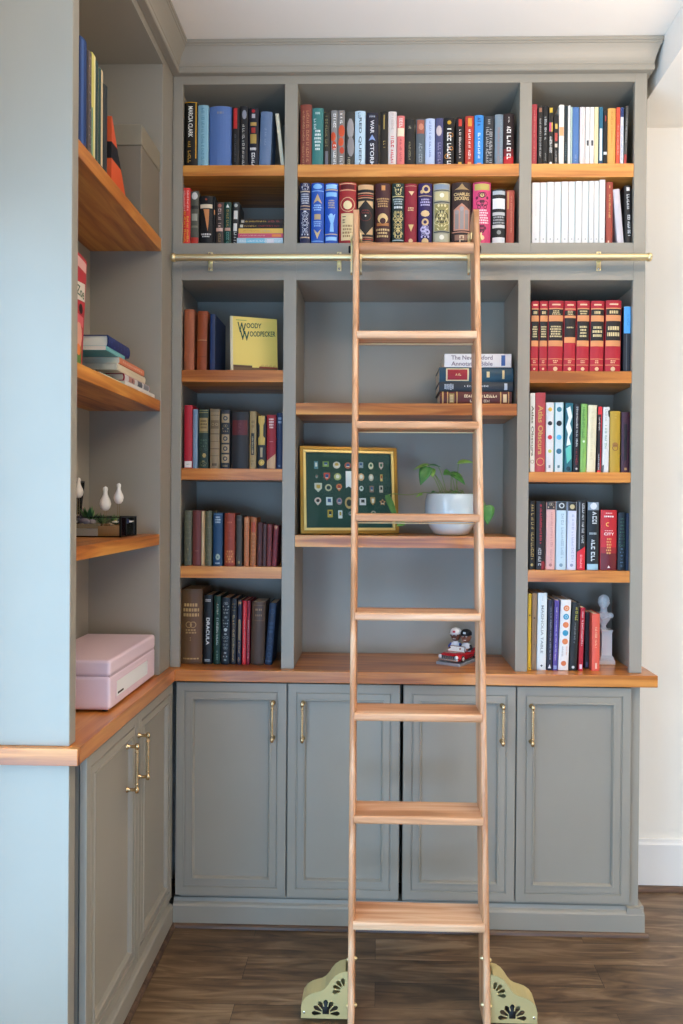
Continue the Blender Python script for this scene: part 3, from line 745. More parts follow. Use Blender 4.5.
book('C',396.8,404.4,115.6,'#e27b76','coral pink spine with a cream patch',[('rect',.05,.95,.24,.4,'#f3e4c4'),('run',.5,.05,.22,'#f5e6dc',.5),('run',.5,.45,.9,'#b24b50',.35)])
book('C',405,414.2,119,'#1f1e1e','plain black spine beside the coral one',[('run',.5,.1,.2,'#a9a48c',.3),('run',.5,.45,.85,'#8d8868',.28)])
book('C',416,424.8,119,'#59636a','slate spine with a reddish face at the top',[('rect',.08,.92,.02,.3,'#a35d4c'),('disc',.55,.16,.3,'#c98a72',2,10,1,1.3),('run',.5,.5,.9,'#8f9ba2',.5)])
book('C',425.2,434.8,118.4,'#bccbe6','periwinkle spine with fine lettering',[('run',.5,.05,.8,'#6d7fae',.26)])
book('C',435.2,443.2,118,'#4a4c72','purple spine with a pale oval portrait',[('disc',.45,.26,.36,'#c7b8b8',2,12,1,1.9),('run',.5,.5,.95,'#8a86a8',.5)])
book('C',443.8,454.1,117.5,'#161719','black spine with white script and orange tendrils',[('disc',.5,.1,.2,'#d2a02c'),('run',.5,.22,.97,'#f1efe8',.5),('ring',.7,.35,.22,'#d98b35'),('ring',.3,.78,.25,'#d98b35'),('ring',.72,.62,.2,'#d98b35')])
book('C',455.8,464,117.2,'#191516','black spine with a slim white title and red emblem',[('rect',.3,.7,.04,.18,'#c93c31'),('run',.5,.25,.82,'#e8d5cc',.3),('rect',.3,.7,.9,.98,'#dfae4d')])
book('C',465,473.8,116,'#bb3a2c','vermilion spine with white title',[('rect',.3,.75,.04,.2,'#dd9a3a'),('run',.5,.26,.85,'#f5ece4',.34),('rect',.3,.7,.9,.98,'#f0a866')])
book('C',474.4,483.4,115,'#3e8fd8','bright azure spine with white title',[('run',.5,.05,.18,'#1d3c78',.5),('run',.5,.28,.85,'#eef3f6',.32),('rect',.3,.75,.92,.98,'#e8a58a')])
book('C',484,493.6,116,'#37383b','charcoal spine covered in grey script',[('run',.5,.05,.15,'#d9d9d7',.3),('run',.35,.22,.97,'#a7a7a6',.4),('run',.7,.25,.95,'#bdbdbc',.36)])
book('C',494.7,503,114.3,'#7f8f9a','blue-grey spine with muted lettering',[('run',.45,.25,.9,'#a67f7d',.28),('run',.75,.1,.9,'#a9b8c0',.15)])
book('C',503.4,513.9,113.5,'#2a1c1d','black spine fading to a red foot with white script',[('rect',.02,.98,.8,1,'#c8242c'),('rect',.02,.98,.66,.8,'#7a1f24'),('run',.5,.06,.16,'#d8d3cf',.2),('run',.5,.24,.9,'#f0ebe6',.5)])
def lx_(xl,xr,top,c,label,deco): book('D',xl,xr,top,c,label,deco,0,None,False,.2,.18)
lx_(299.6,309.9,182.7,'#242a4c','navy leather spine densely stamped in silver',[('band',.13,.15,'#c9b79c'),('orn',.02,.12,'#cfcfd6',3),('lines',.17,.35,5,'#c5cad8',.8),('band',.37,.385,'#c9a98a'),('band',.42,.435,'#c9a98a'),('orn',.45,.86,'#d9dbe6',5,11),('band',.88,.9,'#c9a98a')])
lx_(310.8,323.7,182.7,'#2356b4','royal blue leather spine with gold arrowheads',[('disc',.5,.06,.36,'#8cc2ee',2,12,1,.6),('quad',[(.5,.18),(.85,.34),(.5,.29),(.15,.34)],'#c8ad7c',2),('lines',.35,.46,3,'#9cc6ee',.7),('rect',.25,.75,.51,.6,'#b9a27c',2),('lines',.62,.72,3,'#8fb7e8',.7),('quad',[(.2,.75),(.5,.82),(.8,.75),(.5,.92)],'#d9bb84',2),('band',.125,.14,'#7fb0e6'),('band',.945,.96,'#7fb0e6')])
lx_(324.6,337.6,183,'#2054b8','royal blue leather spine with a pale blue fairy',[('rect',.08,.92,.02,.09,'#9fd0f4'),('band',.1,.12,'#d2b48a'),('rect',.08,.92,.15,.22,'#8cc4f2'),('lines',.27,.42,4,'#b9a98c',.6),('disc',.48,.53,.15,'#9ccbf3'),('quad',[(.2,.52),(.5,.56),(.82,.5),(.66,.66),(.7,.8),(.38,.8),(.45,.66)],'#8fc3f0',2),('rect',.08,.92,.88,.94,'#9fd0f4'),('band',.83,.845,'#d2b48a')])
lx_(338.7,355.9,182,'#a02429','crimson leather spine with a cream moon and scroll',[('rect',.1,.9,.04,.11,'#5d1218'),('ring',.5,.36,.44,'#d9a880',.12),('disc',.5,.37,.26,'#ecd9a6'),('rect',.12,.88,.5,.94,'#e3cb9a',1),('run',.3,.55,.65,'#4a2f26',.25),('lines',.68,.9,4,'#9f7d56',.6),('band',.015,.03,'#d9a880'),('band',.12,.135,'#d9a880')])
lx_(357,373.7,184,'#1e1b1a','black leather spine with gold corners and diamond',[('rect',.03,.97,.01,.09,'#d8ac7c'),('band',.14,.16,'#c99570'),('band',.18,.2,'#a5402f'),('band',.22,.235,'#c99570'),('quad',[(.06,.28),(.46,.28),(.06,.4)],'#d9b584',1),('quad',[(.54,.28),(.94,.28),(.94,.4)],'#d9b584',1),('quad',[(.06,.7),(.46,.84),(.06,.84)],'#d9b584',1),('quad',[(.94,.7),(.94,.84),(.54,.84)],'#d9b584',1),('ring',.5,.52,.36,'#6d2420',.08),('disc',.5,.53,.05,'#efe9dc'),('lines',.42,.5,2,'#6f2a24',.5),('band',.88,.895,'#c99570'),('band',.91,.93,'#a5402f'),('band',.95,.965,'#c99570')])
lx_(374.9,390.3,183,'#472226','maroon leather spine with a golden half moon',[('rect',.4,.65,.04,.12,'#c98d52'),('lines',.24,.4,4,'#c69c66',.85),('disc',.5,.58,.34,'#e2c68a'),('disc',.5,.62,.2,'#472226',3),('rect',.1,.9,.65,.7,'#b77742'),('lines',.74,.9,3,'#dcc189',.9)])
lx_(391.7,404,183,'#19302f','dark green leather spine with gold scrollwork',[('orn',.02,.2,'#dccb8c',8,5),('lines',.25,.36,3,'#aebfc2',.85),('lines',.37,.43,1,'#d5dcdc',.8),('orn',.46,.9,'#d9c684',2,13),('orn',.46,.9,'#cdb774',9,9),('band',.21,.225,'#dccb8c'),('band',.93,.945,'#b9c8cc')])
lx_(404.4,416.8,183.4,'#8d1a2e','dark red leather spine with small gold triangles',[('quad',[(.3,.13),(.78,.13),(.55,.2)],'#e6c294',2),('lines',.39,.46,2,'#e0b98a',.6),('quad',[(.3,.68),(.74,.68),(.52,.8)],'#e2c07e',2),('disc',.5,.95,.18,'#dcb98a'),('band',.035,.045,'#c88f74')])
lx_(418,432,183,'#2d1d55','deep purple leather spine with gold moon and flowers',[('ring',.55,.1,.3,'#d9ba83',.45),('disc',.25,.14,.13,'#d9ba83'),('lines',.25,.38,3,'#b7b0d6',.8),('disc',.5,.5,.3,'#e0bf8a',2,8,1.1,.8),('ring',.5,.64,.26,'#d9b884',.5),('ring',.35,.76,.2,'#c9c4e4',.35),('ring',.65,.8,.2,'#c9c4e4',.35),('orn',.7,.9,'#b8b4d9',4,5),('band',.205,.215,'#d9ba83'),('disc',.5,.96,.25,'#d9ba83')])
lx_(433.2,450,183,'#a39d84','silver and gold leather spine with ornate panel',[('rect',.05,.95,.02,.1,'#8795a6'),('band',.11,.125,'#3c4046'),('rect',.1,.9,.14,.28,'#c9bc8c'),('disc',.5,.2,.14,'#f2ecd4',3),('band',.3,.32,'#333a44'),('rect',.08,.92,.34,.78,'#9a8f58'),('ring',.5,.55,.4,'#4a4630',.18,3),('lines',.45,.66,4,'#3d3b2a',.55,3),('orn',.34,.78,'#e2d49c',6,8,3),('band',.79,.81,'#333a44'),('rect',.1,.9,.83,.97,'#b9b398'),('disc',.5,.89,.15,'#efe9d6',3)])
lx_(451.6,471.5,182,'#33211f','dark brown leather spine with a rose gothic arcade',[('quad',[(.5,.02),(.65,.08),(.88,.12),(.12,.12),(.35,.08)],'#a4875c',2),('text','CHARLES',.5,.17,.22,'#e3c48a',.8,True),('text','DICKENS',.5,.235,.29,'#e3c48a',.72,True),('rect',.1,.9,.44,.78,'#c98e76',1),('rect',.16,.34,.5,.76,'#8f8784',2),('rect',.4,.6,.44,.76,'#98908e',2),('rect',.66,.84,.5,.76,'#8f8784',2),('disc',.25,.48,.11,'#9c9391',2),('disc',.5,.43,.12,'#a49b9a',2),('disc',.75,.48,.11,'#9c9391',2),('quad',[(.1,.44),(.5,.34),(.9,.44)],'#b9826c',1),('band',.8,.815,'#c98e76'),('rect',.15,.85,.85,.94,'#8c6656',1),('run',.5,.86,.93,'#d9bd9a',.3)])
lx_(472.9,490.8,181.8,'#d94675','hot pink leather spine with a gold top plate',[('rect',.08,.92,.03,.13,'#bfae5e'),('ring',.5,.215,.17,'#3a2a32',.3,3),('disc',.5,.215,.11,'#d8c27e'),('orn',.18,.28,'#6b1c3c',3,2),('orn',.3,.42,'#5e1b38',5,4),('lines',.44,.68,6,'#f6d8dc',.75),('orn',.7,.82,'#6b1c3c',7,4),('disc',.5,.9,.14,'#efc9a0'),('band',.01,.02,'#6b1c3c')])
lx_(491.8,505.7,189,'#202326','black spine banded with broad white panels',[('rect',.05,.95,.03,.1,'#b9c0c4'),('rect',.05,.95,.17,.36,'#e9ecee'),('rect',.05,.95,.42,.48,'#c3c8ca'),('lines',.49,.64,3,'#a9aeb2',.9),('rect',.05,.95,.65,.71,'#cfd4d6'),('disc',.5,.79,.16,'#8a9094'),('rect',.05,.95,.88,.98,'#eceff0')])
book('D',506.3,514.3,190.3,'#a94a3c','brick red spine at the right end of the row',[('rect',.06,.3,.02,.35,'#c08a58'),('run',.6,.1,.8,'#cf8a74',.2)])
# right bay, top row: thin paperbacks
book('E',531.6,536.7,104.3,'#b8444c','slim raspberry red spine against the left upright',[('run',.5,.1,.9,'#d98a86',.3)])
book('E',537.8,542.5,106,'#1c1c1d','black spine with a rusty dot and pale title',[('rect',.2,.8,.03,.1,'#a37058'),('run',.5,.18,.85,'#bdbab5',.42)])
book('E',542.9,547.6,106,'#1b1b1c','black spine with a short bold white title',[('run',.5,.18,.55,'#d6d6d4',.5),('run',.5,.78,.9,'#a7a7a5',.3)])
book('E',548.3,553,106,'#232120','black spine with yellow square and pink block',[('rect',.2,.85,.03,.11,'#d9b63f'),('rect',.15,.6,.27,.42,'#d0537a'),('rect',.6,.9,.27,.42,'#cda24a'),('run',.5,.5,.75,'#e8e6e2',.6),('disc',.5,.94,.3,'#e9e9e6')])
book('E',553.7,558.2,115.5,'#232122','short black spine with specks of pink and yellow',[('rect',.25,.8,.16,.26,'#d8b45a'),('rect',.2,.8,.34,.5,'#bf4a44'),('rect',.2,.8,.55,.62,'#e4d3c0'),('run',.5,.66,.95,'#b9b5b0',.4)])
book('E',558.7,563.8,104.8,'#ece8dd','white spine with a peach patch at mid height',[('rect',.05,.95,.36,.5,'#e8ab7c')])
book('E',564.1,567.3,106,'#1e2d33','thin black-teal spine',[('run',.5,.6,.9,'#6d8a90',.3)])
book('E',567.6,570.2,105.5,'#e9e8e2','very thin white spine beside a pale teal one',[])
book('E',570.4,572.1,107,'#b9d1c8','very thin pale teal spine',[])
book('E',572.4,578.9,107,'#587eb5','blue spine among the white paperbacks',[('run',.5,.8,.9,'#8fa9cf',.3)])
book('E',579.6,585,107,'#e6dcd8','off-white spine with a pinkish cast',[('run',.5,.3,.5,'#cfc3bd',.2)])
book('E',585.3,589.4,107,'#eceae4','white spine with a small black mark, left of two',[('rect',.3,.8,.56,.65,'#35363a')])
book('E',589.8,593.7,107,'#eae8e2','white spine with a small black mark, right of two',[('rect',.3,.8,.56,.65,'#35363a')])
book('E',594,598.1,107,'#ecdcae','pale cream yellow spine',[('run',.5,.3,.7,'#cbb98b',.2)])
book('E',598.8,602.7,107,'#2c6a84','teal spine with a long white lower strip',[('rect',.15,.8,.36,.9,'#e2ecec'),('rect',.1,.9,.9,1,'#284e6e')])
book('E',603.3,606.9,110,'#1c1d20','black spine with a white crossbar',[('rect',0,1,.74,.79,'#e7e7e4'),('rect',.4,.7,.1,.2,'#b5443b')])
book('E',607.5,615.6,108,'#e2ab5c','wide apricot yellow spine',[('run',.5,.05,.7,'#c58b40',.25)])
book('E',616,619.7,107.3,'#e0563c','narrow orange-red spine',[('run',.5,.3,.8,'#f2b3a2',.4)])
book('E',620.1,623.3,107.5,'#dfe2e8','white spine with a navy top',[('rect',0,1,0,.16,'#2c3f72'),('run',.5,.3,.9,'#6a7c9f',.35)])
book('E',623.7,626.4,106,'#585855','grey spine with a red foot leaning right',[('rect',0,1,.8,1,'#b8403f'),('run',.5,.2,.6,'#c3c3bd',.5)],1.8)
xs = [531.5, 539.9, 546.7, 553.8, 561.2, 568.3, 575.0, 581.8, 588.6, 593.7, 598.9, 605.0]
tops = [182.5, 182.4, 181.9, 181.9, 181.5, 181.5, 181.1, 181.1, 180.8, 180.8, 179.6]
ordn = ['first (leftmost)', 'second', 'third', 'fourth', 'fifth', 'sixth', 'seventh', 'eighth', 'ninth', 'tenth', 'eleventh, tallest']
for i in range(11):
    book('F', xs[i]+.15, xs[i+1]-.15, tops[i], '#e9e6e1', ordn[i]+' of the matching white volumes', [('run', .5, .12, .55, '#cfcbc6', .16), ('rect', .4, .6, .9, .93, '#c2bebb'), ('rect', .86, .97, 0, 1, '#b9c9c9') if i % 2 else ('rect', .9, .97, 0, 1, '#d9d5d0')], 0, None, True)
book('F',606,612.7,181.8,'#a2483a','rust red spine with small gold title',[('run',.5,.2,.56,'#d8b26a',.3),('rect',.4,.55,.06,.1,'#d8b26a'),('rect',.25,.45,.94,.97,'#e2c9b0')],0,None,False)
book('F',617.6,624.3,189,'#d3ccd0','pale lilac-white book leaning left',[],-5)
book('F',625.4,632.6,185.5,'#17181b','black book with white script leaning left',[('rect',.3,.75,.03,.09,'#d9d9d9'),('run',.5,.15,.4,'#d6d6d6',.5),('run',.55,.5,.85,'#e6e6e6',.45)],-1.7)

# left bay, third row: two leather books and a navy one
book('G',183.6,193.8,309.3,'#a65b38','smooth tan leather spine without lettering',[],0,None,False,.17)
book('G',196.4,206.4,311,'#96461f','rough brown leather journal tied with a thong',[('band',.48,.495,'#c58f63'),('band',.5,.51,'#7c3a1c'),('band',.76,.775,'#7c3a1c'),('band',.05,.06,'#7c3a1c')],.8,None,False,.17)
book('G',209.6,214.8,314,'#1d2f55','tall navy blue book',[('rect',.15,.35,.03,.97,'#2b4476')],0,.012,False,.2)

# left bay, fourth row
def bk(row, xl, xr, top, c, label, deco=(), lean=0., soft=False, **k): return book(row, xl, xr, top, c, label, deco, lean, None, soft, **k)
bk('H',183.7,192,405.2,'#b5202f','bright red spine with a white library label',[('rect',.05,.95,.885,.985,'#ece6dc'),('rect',.3,.7,.93,.94,'#8f8b84')])
bk('H',192.6,197.3,409.3,'#7f97ad','narrow pale blue cloth spine',[('run',.5,.1,.6,'#94a9bb',.2)])
bk('H',198.3,208,408.9,'#24382f','dark green spine with tan patch and gilt flower',[('band',.02,.03,'#a39560'),('band',.055,.065,'#a39560'),('rect',.06,.94,.15,.38,'#a38c5a'),('lines',.18,.34,3,'#5a4a28',.7),('band',.39,.4,'#a39560'),('orn',.5,.7,'#4f6a52',2,4),('disc',.6,.78,.2,'#b89c5a',2,6,1,1.3),('orn',.86,.97,'#8c8350',5,3)])
bk('H',209.6,219.2,408.9,'#907d5f','tan spine ruled with dark ribs',[('band',.03,.04,'#5a4a33'),('band',.1,.11,'#5a4a33'),('rect',.08,.92,.19,.33,'#6f5d41'),('ring',.3,.26,.15,'#a8966f',.3),('ring',.7,.26,.15,'#a8966f',.3),('band',.41,.425,'#5f4f37'),('band',.54,.55,'#6c5b40'),('band',.66,.675,'#5f4f37'),('band',.78,.79,'#6c5b40'),('lines',.9,.97,1,'#4c3d29',.6)])
bk('H',220.6,229.5,409.7,'#272c33','dark spine with four tan medallion panels',[('rect',.06,.94,.07,.22,'#a48f6c'),('rect',.06,.94,.42,.56,'#a48f6c'),('rect',.06,.94,.59,.73,'#a48f6c'),('rect',.06,.94,.76,.9,'#a48f6c'),('ring',.5,.145,.27,'#2d3b48',.5),('ring',.5,.49,.27,'#2d3b48',.5),('ring',.5,.66,.27,'#2d3b48',.5),('ring',.5,.83,.27,'#2d3b48',.5),('orn',.25,.39,'#978562',3,3),('lines',.93,.98,1,'#8d7d5c',.7)])
bk('H',230.9,248.2,411.6,'#2a2a2b','broad black spine with a maroon label',[('rect',.05,.93,.15,.41,'#5c2226'),('run',.5,.2,.36,'#6b3234',.2)])
bk('H',249.3,256,411.3,'#9c865c','tan spine with a narrow black title panel',[('rect',.22,.72,.38,.76,'#232b2a'),('run',.47,.42,.73,'#c9bd96',.22),('lines',.15,.3,2,'#7a6642',.5),('orn',.84,.94,'#6d5c3b',4,2)])
bk('H',257,265.6,415.8,'#20262c','black spine with a gilt pillar and sun',[('quad',[(.1,0),(.85,0),(.85,.12),(.7,.18),(.7,.38),(.9,.42),(.9,.55),(.1,.55),(.1,.42),(.28,.38),(.28,.18),(.1,.12)],'#c3a453'),('disc',.5,.88,.36,'#c9ad54'),('quad',[(.35,.6),(.65,.6),(.62,.78),(.38,.78)],'#a99672'),('ring',.5,.88,.25,'#6f5a28',.2,3)])
bk('H',266.4,275.6,414.8,'#94212b','red spine with white title and slanted tan foot',[('lines',.06,.26,4,'#e5cfc6',.6),('rect',.3,.7,.49,.5,'#c78a80'),('quad',[(.02,.85),(.98,.72),(.98,.995),(.02,.995)],'#c3a07a',1)])
bk('H',276.4,282.6,412.9,'#14294a','navy spine at the right end of the row',[('lines',.07,.2,2,'#8fa0b4',.6),('run',.5,.93,.97,'#8fa0b4',.4)])
# left bay, fifth row: old cloth books
bk('I',183.9,191.5,510.5,'#5d5b45','worn olive green cloth spine, first in the row',[('orn',.05,.95,'#7a7759',3,9)])
bk('I',192.2,200.9,510.5,'#6e352f','faded brownish red cloth spine',[('rect',.3,.7,.72,.74,'#8d5a4c')])
bk('I',201.1,204.4,511,'#bd9a6b','narrow torn spine with cream paper showing',[('quad',[(.1,0),(.7,0),(.45,.3),(.75,.6),(.4,1),(.1,1)],'#d9c19a')])
bk('I',204.8,211.5,511,'#5f5e46','worn olive green spine beside the torn one',[('orn',.05,.95,'#77745a',8,9)])
bk('I',212.8,222.1,512.9,'#1f4467','blue cloth spine with white title and emblem',[('band',.02,.03,'#6a8aa6'),('lines',.06,.2,3,'#b4c4d0',.62),('disc',.52,.83,.25,'#9aac9c',2,10,1,1.4),('disc',.52,.83,.1,'#4a6478',3),('lines',.93,.97,1,'#b4c4d0',.6)])
bk('I',224,234.7,513.2,'#943b25','rust red cloth spine with gilt foot',[('lines',.15,.2,1,'#c4734e',.6),('orn',.3,.5,'#a94c34',4,3),('rect',.1,.9,.7,.94,'#a5552f'),('orn',.7,.94,'#c98a4c',6,5)])
bk('I',235.8,241.8,515.3,'#413c36','dark grey-brown spine with a gold foot mark',[('lines',.06,.12,1,'#6b655a',.7),('rect',.3,.7,.9,.95,'#8a7b4d')])
bk('I',243.7,248.9,516.9,'#b06a42','orange tan leather spine, left of two',[('rect',.15,.85,.03,.12,'#c98a5c'),('run',.5,.15,.9,'#c58f62',.35)])
bk('I',249.8,255.7,517.4,'#a86338','orange tan leather spine with gilt, right of two',[('rect',.1,.9,.1,.3,'#a84526'),('orn',.3,.95,'#d3a065',6,8)],.5)
bk('I',256.6,261.8,522.5,'#4d2422','very dark maroon spine',[('run',.5,.1,.6,'#64352f',.25)],.5)
bk('I',262.3,265.9,524,'#4b2e2d','narrow dusky brown spine',[],.5)
bk('I',266.4,271.3,524.5,'#6a2a2a','maroon cloth spine near the right end',[('band',.03,.05,'#824240')],.6)
bk('I',271.6,276.4,525.4,'#6f232a','maroon spine with a tan worn corner leaning right',[('quad',[(.1,.01),(.9,.01),(.6,.1),(.35,.1)],'#b07f5e')],2)
# left bay, bottom row on the counter
bk('J',179.7,201.6,589.2,'#6a4a2b','broad brown law volume with gold lettering',[('lines',.18,.38,3,'#c09a5f',.78),('orn',.45,.5,'#b08c56',3,1),('lines',.53,.6,2,'#b08c56',.5),('disc',.48,.65,.025,'#b08c56'),('disc',.48,.68,.025,'#b08c56'),('lines',.915,.945,1,'#c09a5f',.85)])
bk('J',203,211.6,594.9,'#141618','black spine with large white title letters',[('text','DRACULA',.5,.33,.72,'#e9e9e6',.4),('lines',.06,.1,2,'#d3d3d0',.7),('lines',.925,.965,2,'#d3d3d0',.7)],.6)
bk('J',213.2,219.8,596,'#133a2e','dark green spine with silver lettering',[('run',.55,.12,.26,'#b7c9bd',.3),('run',.55,.32,.72,'#c7d3c9',.36),('run',.55,.8,.92,'#8fa99a',.25)],.6)
bk('J',220.6,229.3,597.8,'#17222a','ink blue spine covered in silver scrollwork',[('orn',.06,.25,'#a9b0ac',3,4),('orn',.27,.5,'#9ba5a3',8,5),('orn',.52,.78,'#a9b0ac',5,5),('orn',.8,.96,'#9ba5a3',7,3),('disc',.5,.48,.2,'#c9cfca')],.6)
bk('J',230.2,235.8,598.6,'#1e2127','black spine with slim gilt lettering',[('orn',.06,.2,'#a08a5c',2,3),('run',.5,.25,.95,'#b29e73',.4)],.6)
bk('J',236.8,240.8,600.3,'#23263c','navy spine with tan marks',[('rect',.1,.9,.02,.06,'#a37c4f'),('rect',.2,.8,.3,.62,'#8c7d5f'),('run',.5,.65,.95,'#a8987a',.5)],.7)
bk('J',241.9,245.9,600.8,'#c8232f','scarlet narrow spine',[('rect',.25,.5,.04,.96,'#dd5a5c'),('run',.5,.3,.9,'#f0c8c2',.2)],.5)
bk('J',246.3,249.3,601,'#8c1f33','thin crimson spine',[('run',.5,.3,.9,'#c9a5a2',.4)],.5)
bk('J',250.3,263.9,602,'#4f3a2c','wide chocolate brown spine with gilt box',[('rect',.1,.93,.05,.3,'#75573c'),('rect',.14,.89,.06,.29,'#4f3a2c',2),('lines',.1,.15,1,'#a8855c',.6),('lines',.19,.24,1,'#a8855c',.6)],1.2)
bk('J',264.6,271.6,603,'#1d2f49','dark blue patterned spine leaning right',[('ring',.5,.14,.36,'#3c5573',.2),('ring',.5,.6,.34,'#3c5573',.2),('ring',.5,.72,.34,'#3c5573',.2),('ring',.5,.84,.34,'#3c5573',.2),('lines',.3,.5,3,'#3c5573',.7),('band',.93,.95,'#3c5573')],4.6)
# right bay, third row: red law reports
def law(xl, xr, top, label, n1, n2, w=.72, lo=0.):
    bk('K', xl, xr, top, '#b0202f', label, [('rect',.22,.78,.045,.065,'#e9c7a2'),('band',.105,.12,'#d99a66'),('rect',.02,.98,.12+lo*.3,.205,'#1d1718'),('lines',.135,.2,n1,'#d9c28c',.6),('rect',.02,.98,.205,.289-lo,'#d9905c'),('rect',.02,.98,.29-lo,.56-lo,'#1c1718'),('lines',(.35 if n2>1 else .41)-lo,(.52 if n2>1 else .44)-lo,n2,'#dcc894',w),('rect',.02,.98,.56-lo,.64-lo,'#d9905c'),('band',.815,.823,'#d99a66'),('lines',.835,.885,2,'#e2b287',.35),('band',.9,.908,'#d99a66'),('disc',.5,.96,.15,'#e6bf92')], .7, rb=.1)
law(530.3,538.2,301,'red law report cut off by the left upright',1,5)
law(538.9,547,301,'narrow red law report, second from the left',1,5)
law(547.7,562.7,300.6,'thick red law report with a long black title panel',3,5,.85)
law(563.5,575.3,301,'red law report with its bands set slightly higher',3,1,.8,.05)
law(576.2,588.9,300.6,'red law report, fifth from the left',2,4,.6)
law(589.9,603.5,300.8,'red law report, sixth from the left',1,3,.8)
law(605,620.6,300.2,'thickest red law report, next to the blue-topped book',1,2,.8)
bk('K',623.2,630.4,306.5,'#17202b','black spine with a sky blue upper half',[('rect',.03,.97,0,.41,'#4a9fe0'),('run',.6,.1,.3,'#2c6fa8',.2),('rect',.35,.5,.42,.98,'#4b545e')],0,True)
# right bay, fourth row
book('L',529.7,534.6,393,'#e6dfd0','cream spine with olive title, cut off by upright',[('text','Atlas Obscura',.5,.16,.8,'#5e5a35',.5),('ring',.5,.87,.4,'#b09a6a',.3)])
bk('L',535.2,545.2,392.7,'#b5474c','dusty red spine with gold title and ring',[('text','Atlas Obscura',.5,.16,.78,'#c9a45c',.5),('ring',.5,.87,.42,'#d8a468',.18),('disc',.5,.87,.24,'#c9404a')])
book('L',545.8,553.5,402.4,'#e4e4e2','white spine with yellow, black, red and green dots',[('disc',.5,.1,.28,'#e7b84e'),('disc',.5,.3,.3,'#2a2c30'),('disc',.5,.5,.3,'#d83c44'),('disc',.5,.7,.24,'#c9cc62'),('rect',.35,.6,.9,.94,'#8f9294')])
book('L',554,563.5,402.4,'#cfdde0','pale spine with teal, black and blue dots',[('rect',0,.1,0,1,'#3c9097'),('rect',.92,1,0,1,'#3c9097'),('disc',.5,.1,.28,'#3f7f93'),('disc',.5,.3,.3,'#22282c'),('disc',.5,.5,.28,'#55b3e0'),('disc',.5,.7,.3,'#3c7590'),('rect',.35,.6,.9,.94,'#5b7f8a')])
book('L',564.4,572.1,402.8,'#2d6b78','teal spine with jagged white lettering',[('quad',[(.1,.08),(.6,.05),(.9,.2),(.6,.3),(.9,.4),(.5,.5),(.8,.6),(.2,.62),(.35,.45),(.1,.35),(.4,.22)],'#e6f0ee'),('quad',[(.1,.66),(.8,.6),(.9,.8),(.3,.88)],'#62c2b4'),('disc',.5,.95,.3,'#223b44')],.8)
book('L',573.4,579.3,404,'#1b1b20','black spine with white title and red lower words',[('run',.5,.04,.62,'#dadada',.36),('run',.5,.66,.88,'#a03340',.36),('disc',.5,.95,.2,'#b5b5b5')],.5)
book('L',580,586.2,403.8,'#82b35c','leaf green spine',[('run',.4,.05,.5,'#45702f',.42),('disc',.5,.55,.2,'#dbe9cc'),('run',.5,.66,.8,'#5d8b40',.25)],.9)
book('L',586.8,595.6,405,'#e4dab8','wide cream spine',[('run',.5,.1,.8,'#d2c49c',.3)],1.2)
book('L',596.8,601,406.5,'#1d181b','red and black spine with white words',[('rect',0,1,0,.12,'#d6313a'),('rect',.72,1,.12,.96,'#b52834'),('run',.38,.16,.36,'#e6e2e0',.36),('run',.38,.72,.96,'#e6e2e0',.36),('rect',0,1,.97,1,'#d6313a')],.8)
book('L',602.1,608.8,407,'#dddbd6','white spine with grey-green lettering and dark edge',[('run',.45,.28,.64,'#7f9f86',.4),('quad',[(.7,.06),(1,.04),(1,.16),(.8,.14)],'#2a2b2d'),('run',.45,.03,.22,'#b5b0a8',.4),('quad',[(.02,.9),(.25,.88),(.2,1),(.02,1)],'#2a2b2d')],.7)
book('L',609.9,620.2,411,'#b5922f','mustard yellow spine with a brown flower emblem',[('disc',.5,.55,.26,'#9a6a35',2,7,1.2,1),('ring',.5,.6,.3,'#7d5430',.25),('run',.5,.05,.12,'#c9a94e',.2)],0,None,False)
book('L',621.3,629.8,412,'#3d1f2f','dark plum spine with a black panel',[('rect',.3,.65,.2,.8,'#17131b'),('rect',.35,.65,.92,.96,'#a98450')],0,None,False)
# right bay, fifth row
book('M',528.9,534.8,501,'#211d16','black spine with old gold title, at the left upright',[('run',.55,.05,.85,'#ab935b',.62),('disc',.5,.93,.25,'#c9ae6a')])
book('M',536,544.9,501.3,'#1f1c1f','black spine with red title and pale subtitle',[('run',.5,.05,.6,'#c92e3c',.28),('run',.4,.66,.92,'#b9b9b9',.42),('rect',.6,1,.88,1,'#8c2430')])
book('M',545.8,554.9,502,'#e4b3ac','pink spine with a dark floral top',[('rect',.03,.97,0,.11,'#3a3536'),('orn',.01,.1,'#c9b79a',3,2),('run',.6,.15,.9,'#c58f8c',.3),('disc',.5,.93,.18,'#b5807d')],.3)
book('M',555.8,566,501.5,'#c2dae6','pale blue spine with a dark floral top',[('rect',.03,.97,0,.13,'#33383e'),('ring',.5,.06,.28,'#d3d9da',.4),('run',.6,.18,.85,'#8fadc2',.32),('disc',.5,.93,.18,'#7f9fb4')],.3)
book('M',566.9,576,502,'#d9dcec','lavender white spine with a dark floral top',[('rect',.03,.97,0,.13,'#2c2a2c'),('disc',.5,.07,.28,'#c9b98c'),('run',.6,.18,.88,'#a4abc9',.32),('disc',.5,.93,.18,'#8f97b8')],.4)
book('M',576.6,585.2,500.8,'#232528','black spine with a slanting red lower third',[('quad',[(.02,.74),(.98,.66),(.98,1),(.02,1)],'#d92534',1),('run',.68,.04,.62,'#c9ccce',.34),('rect',.2,.3,.02,.7,'#8a8e92'),('run',.5,.78,.95,'#eea5a8',.3)],.4)
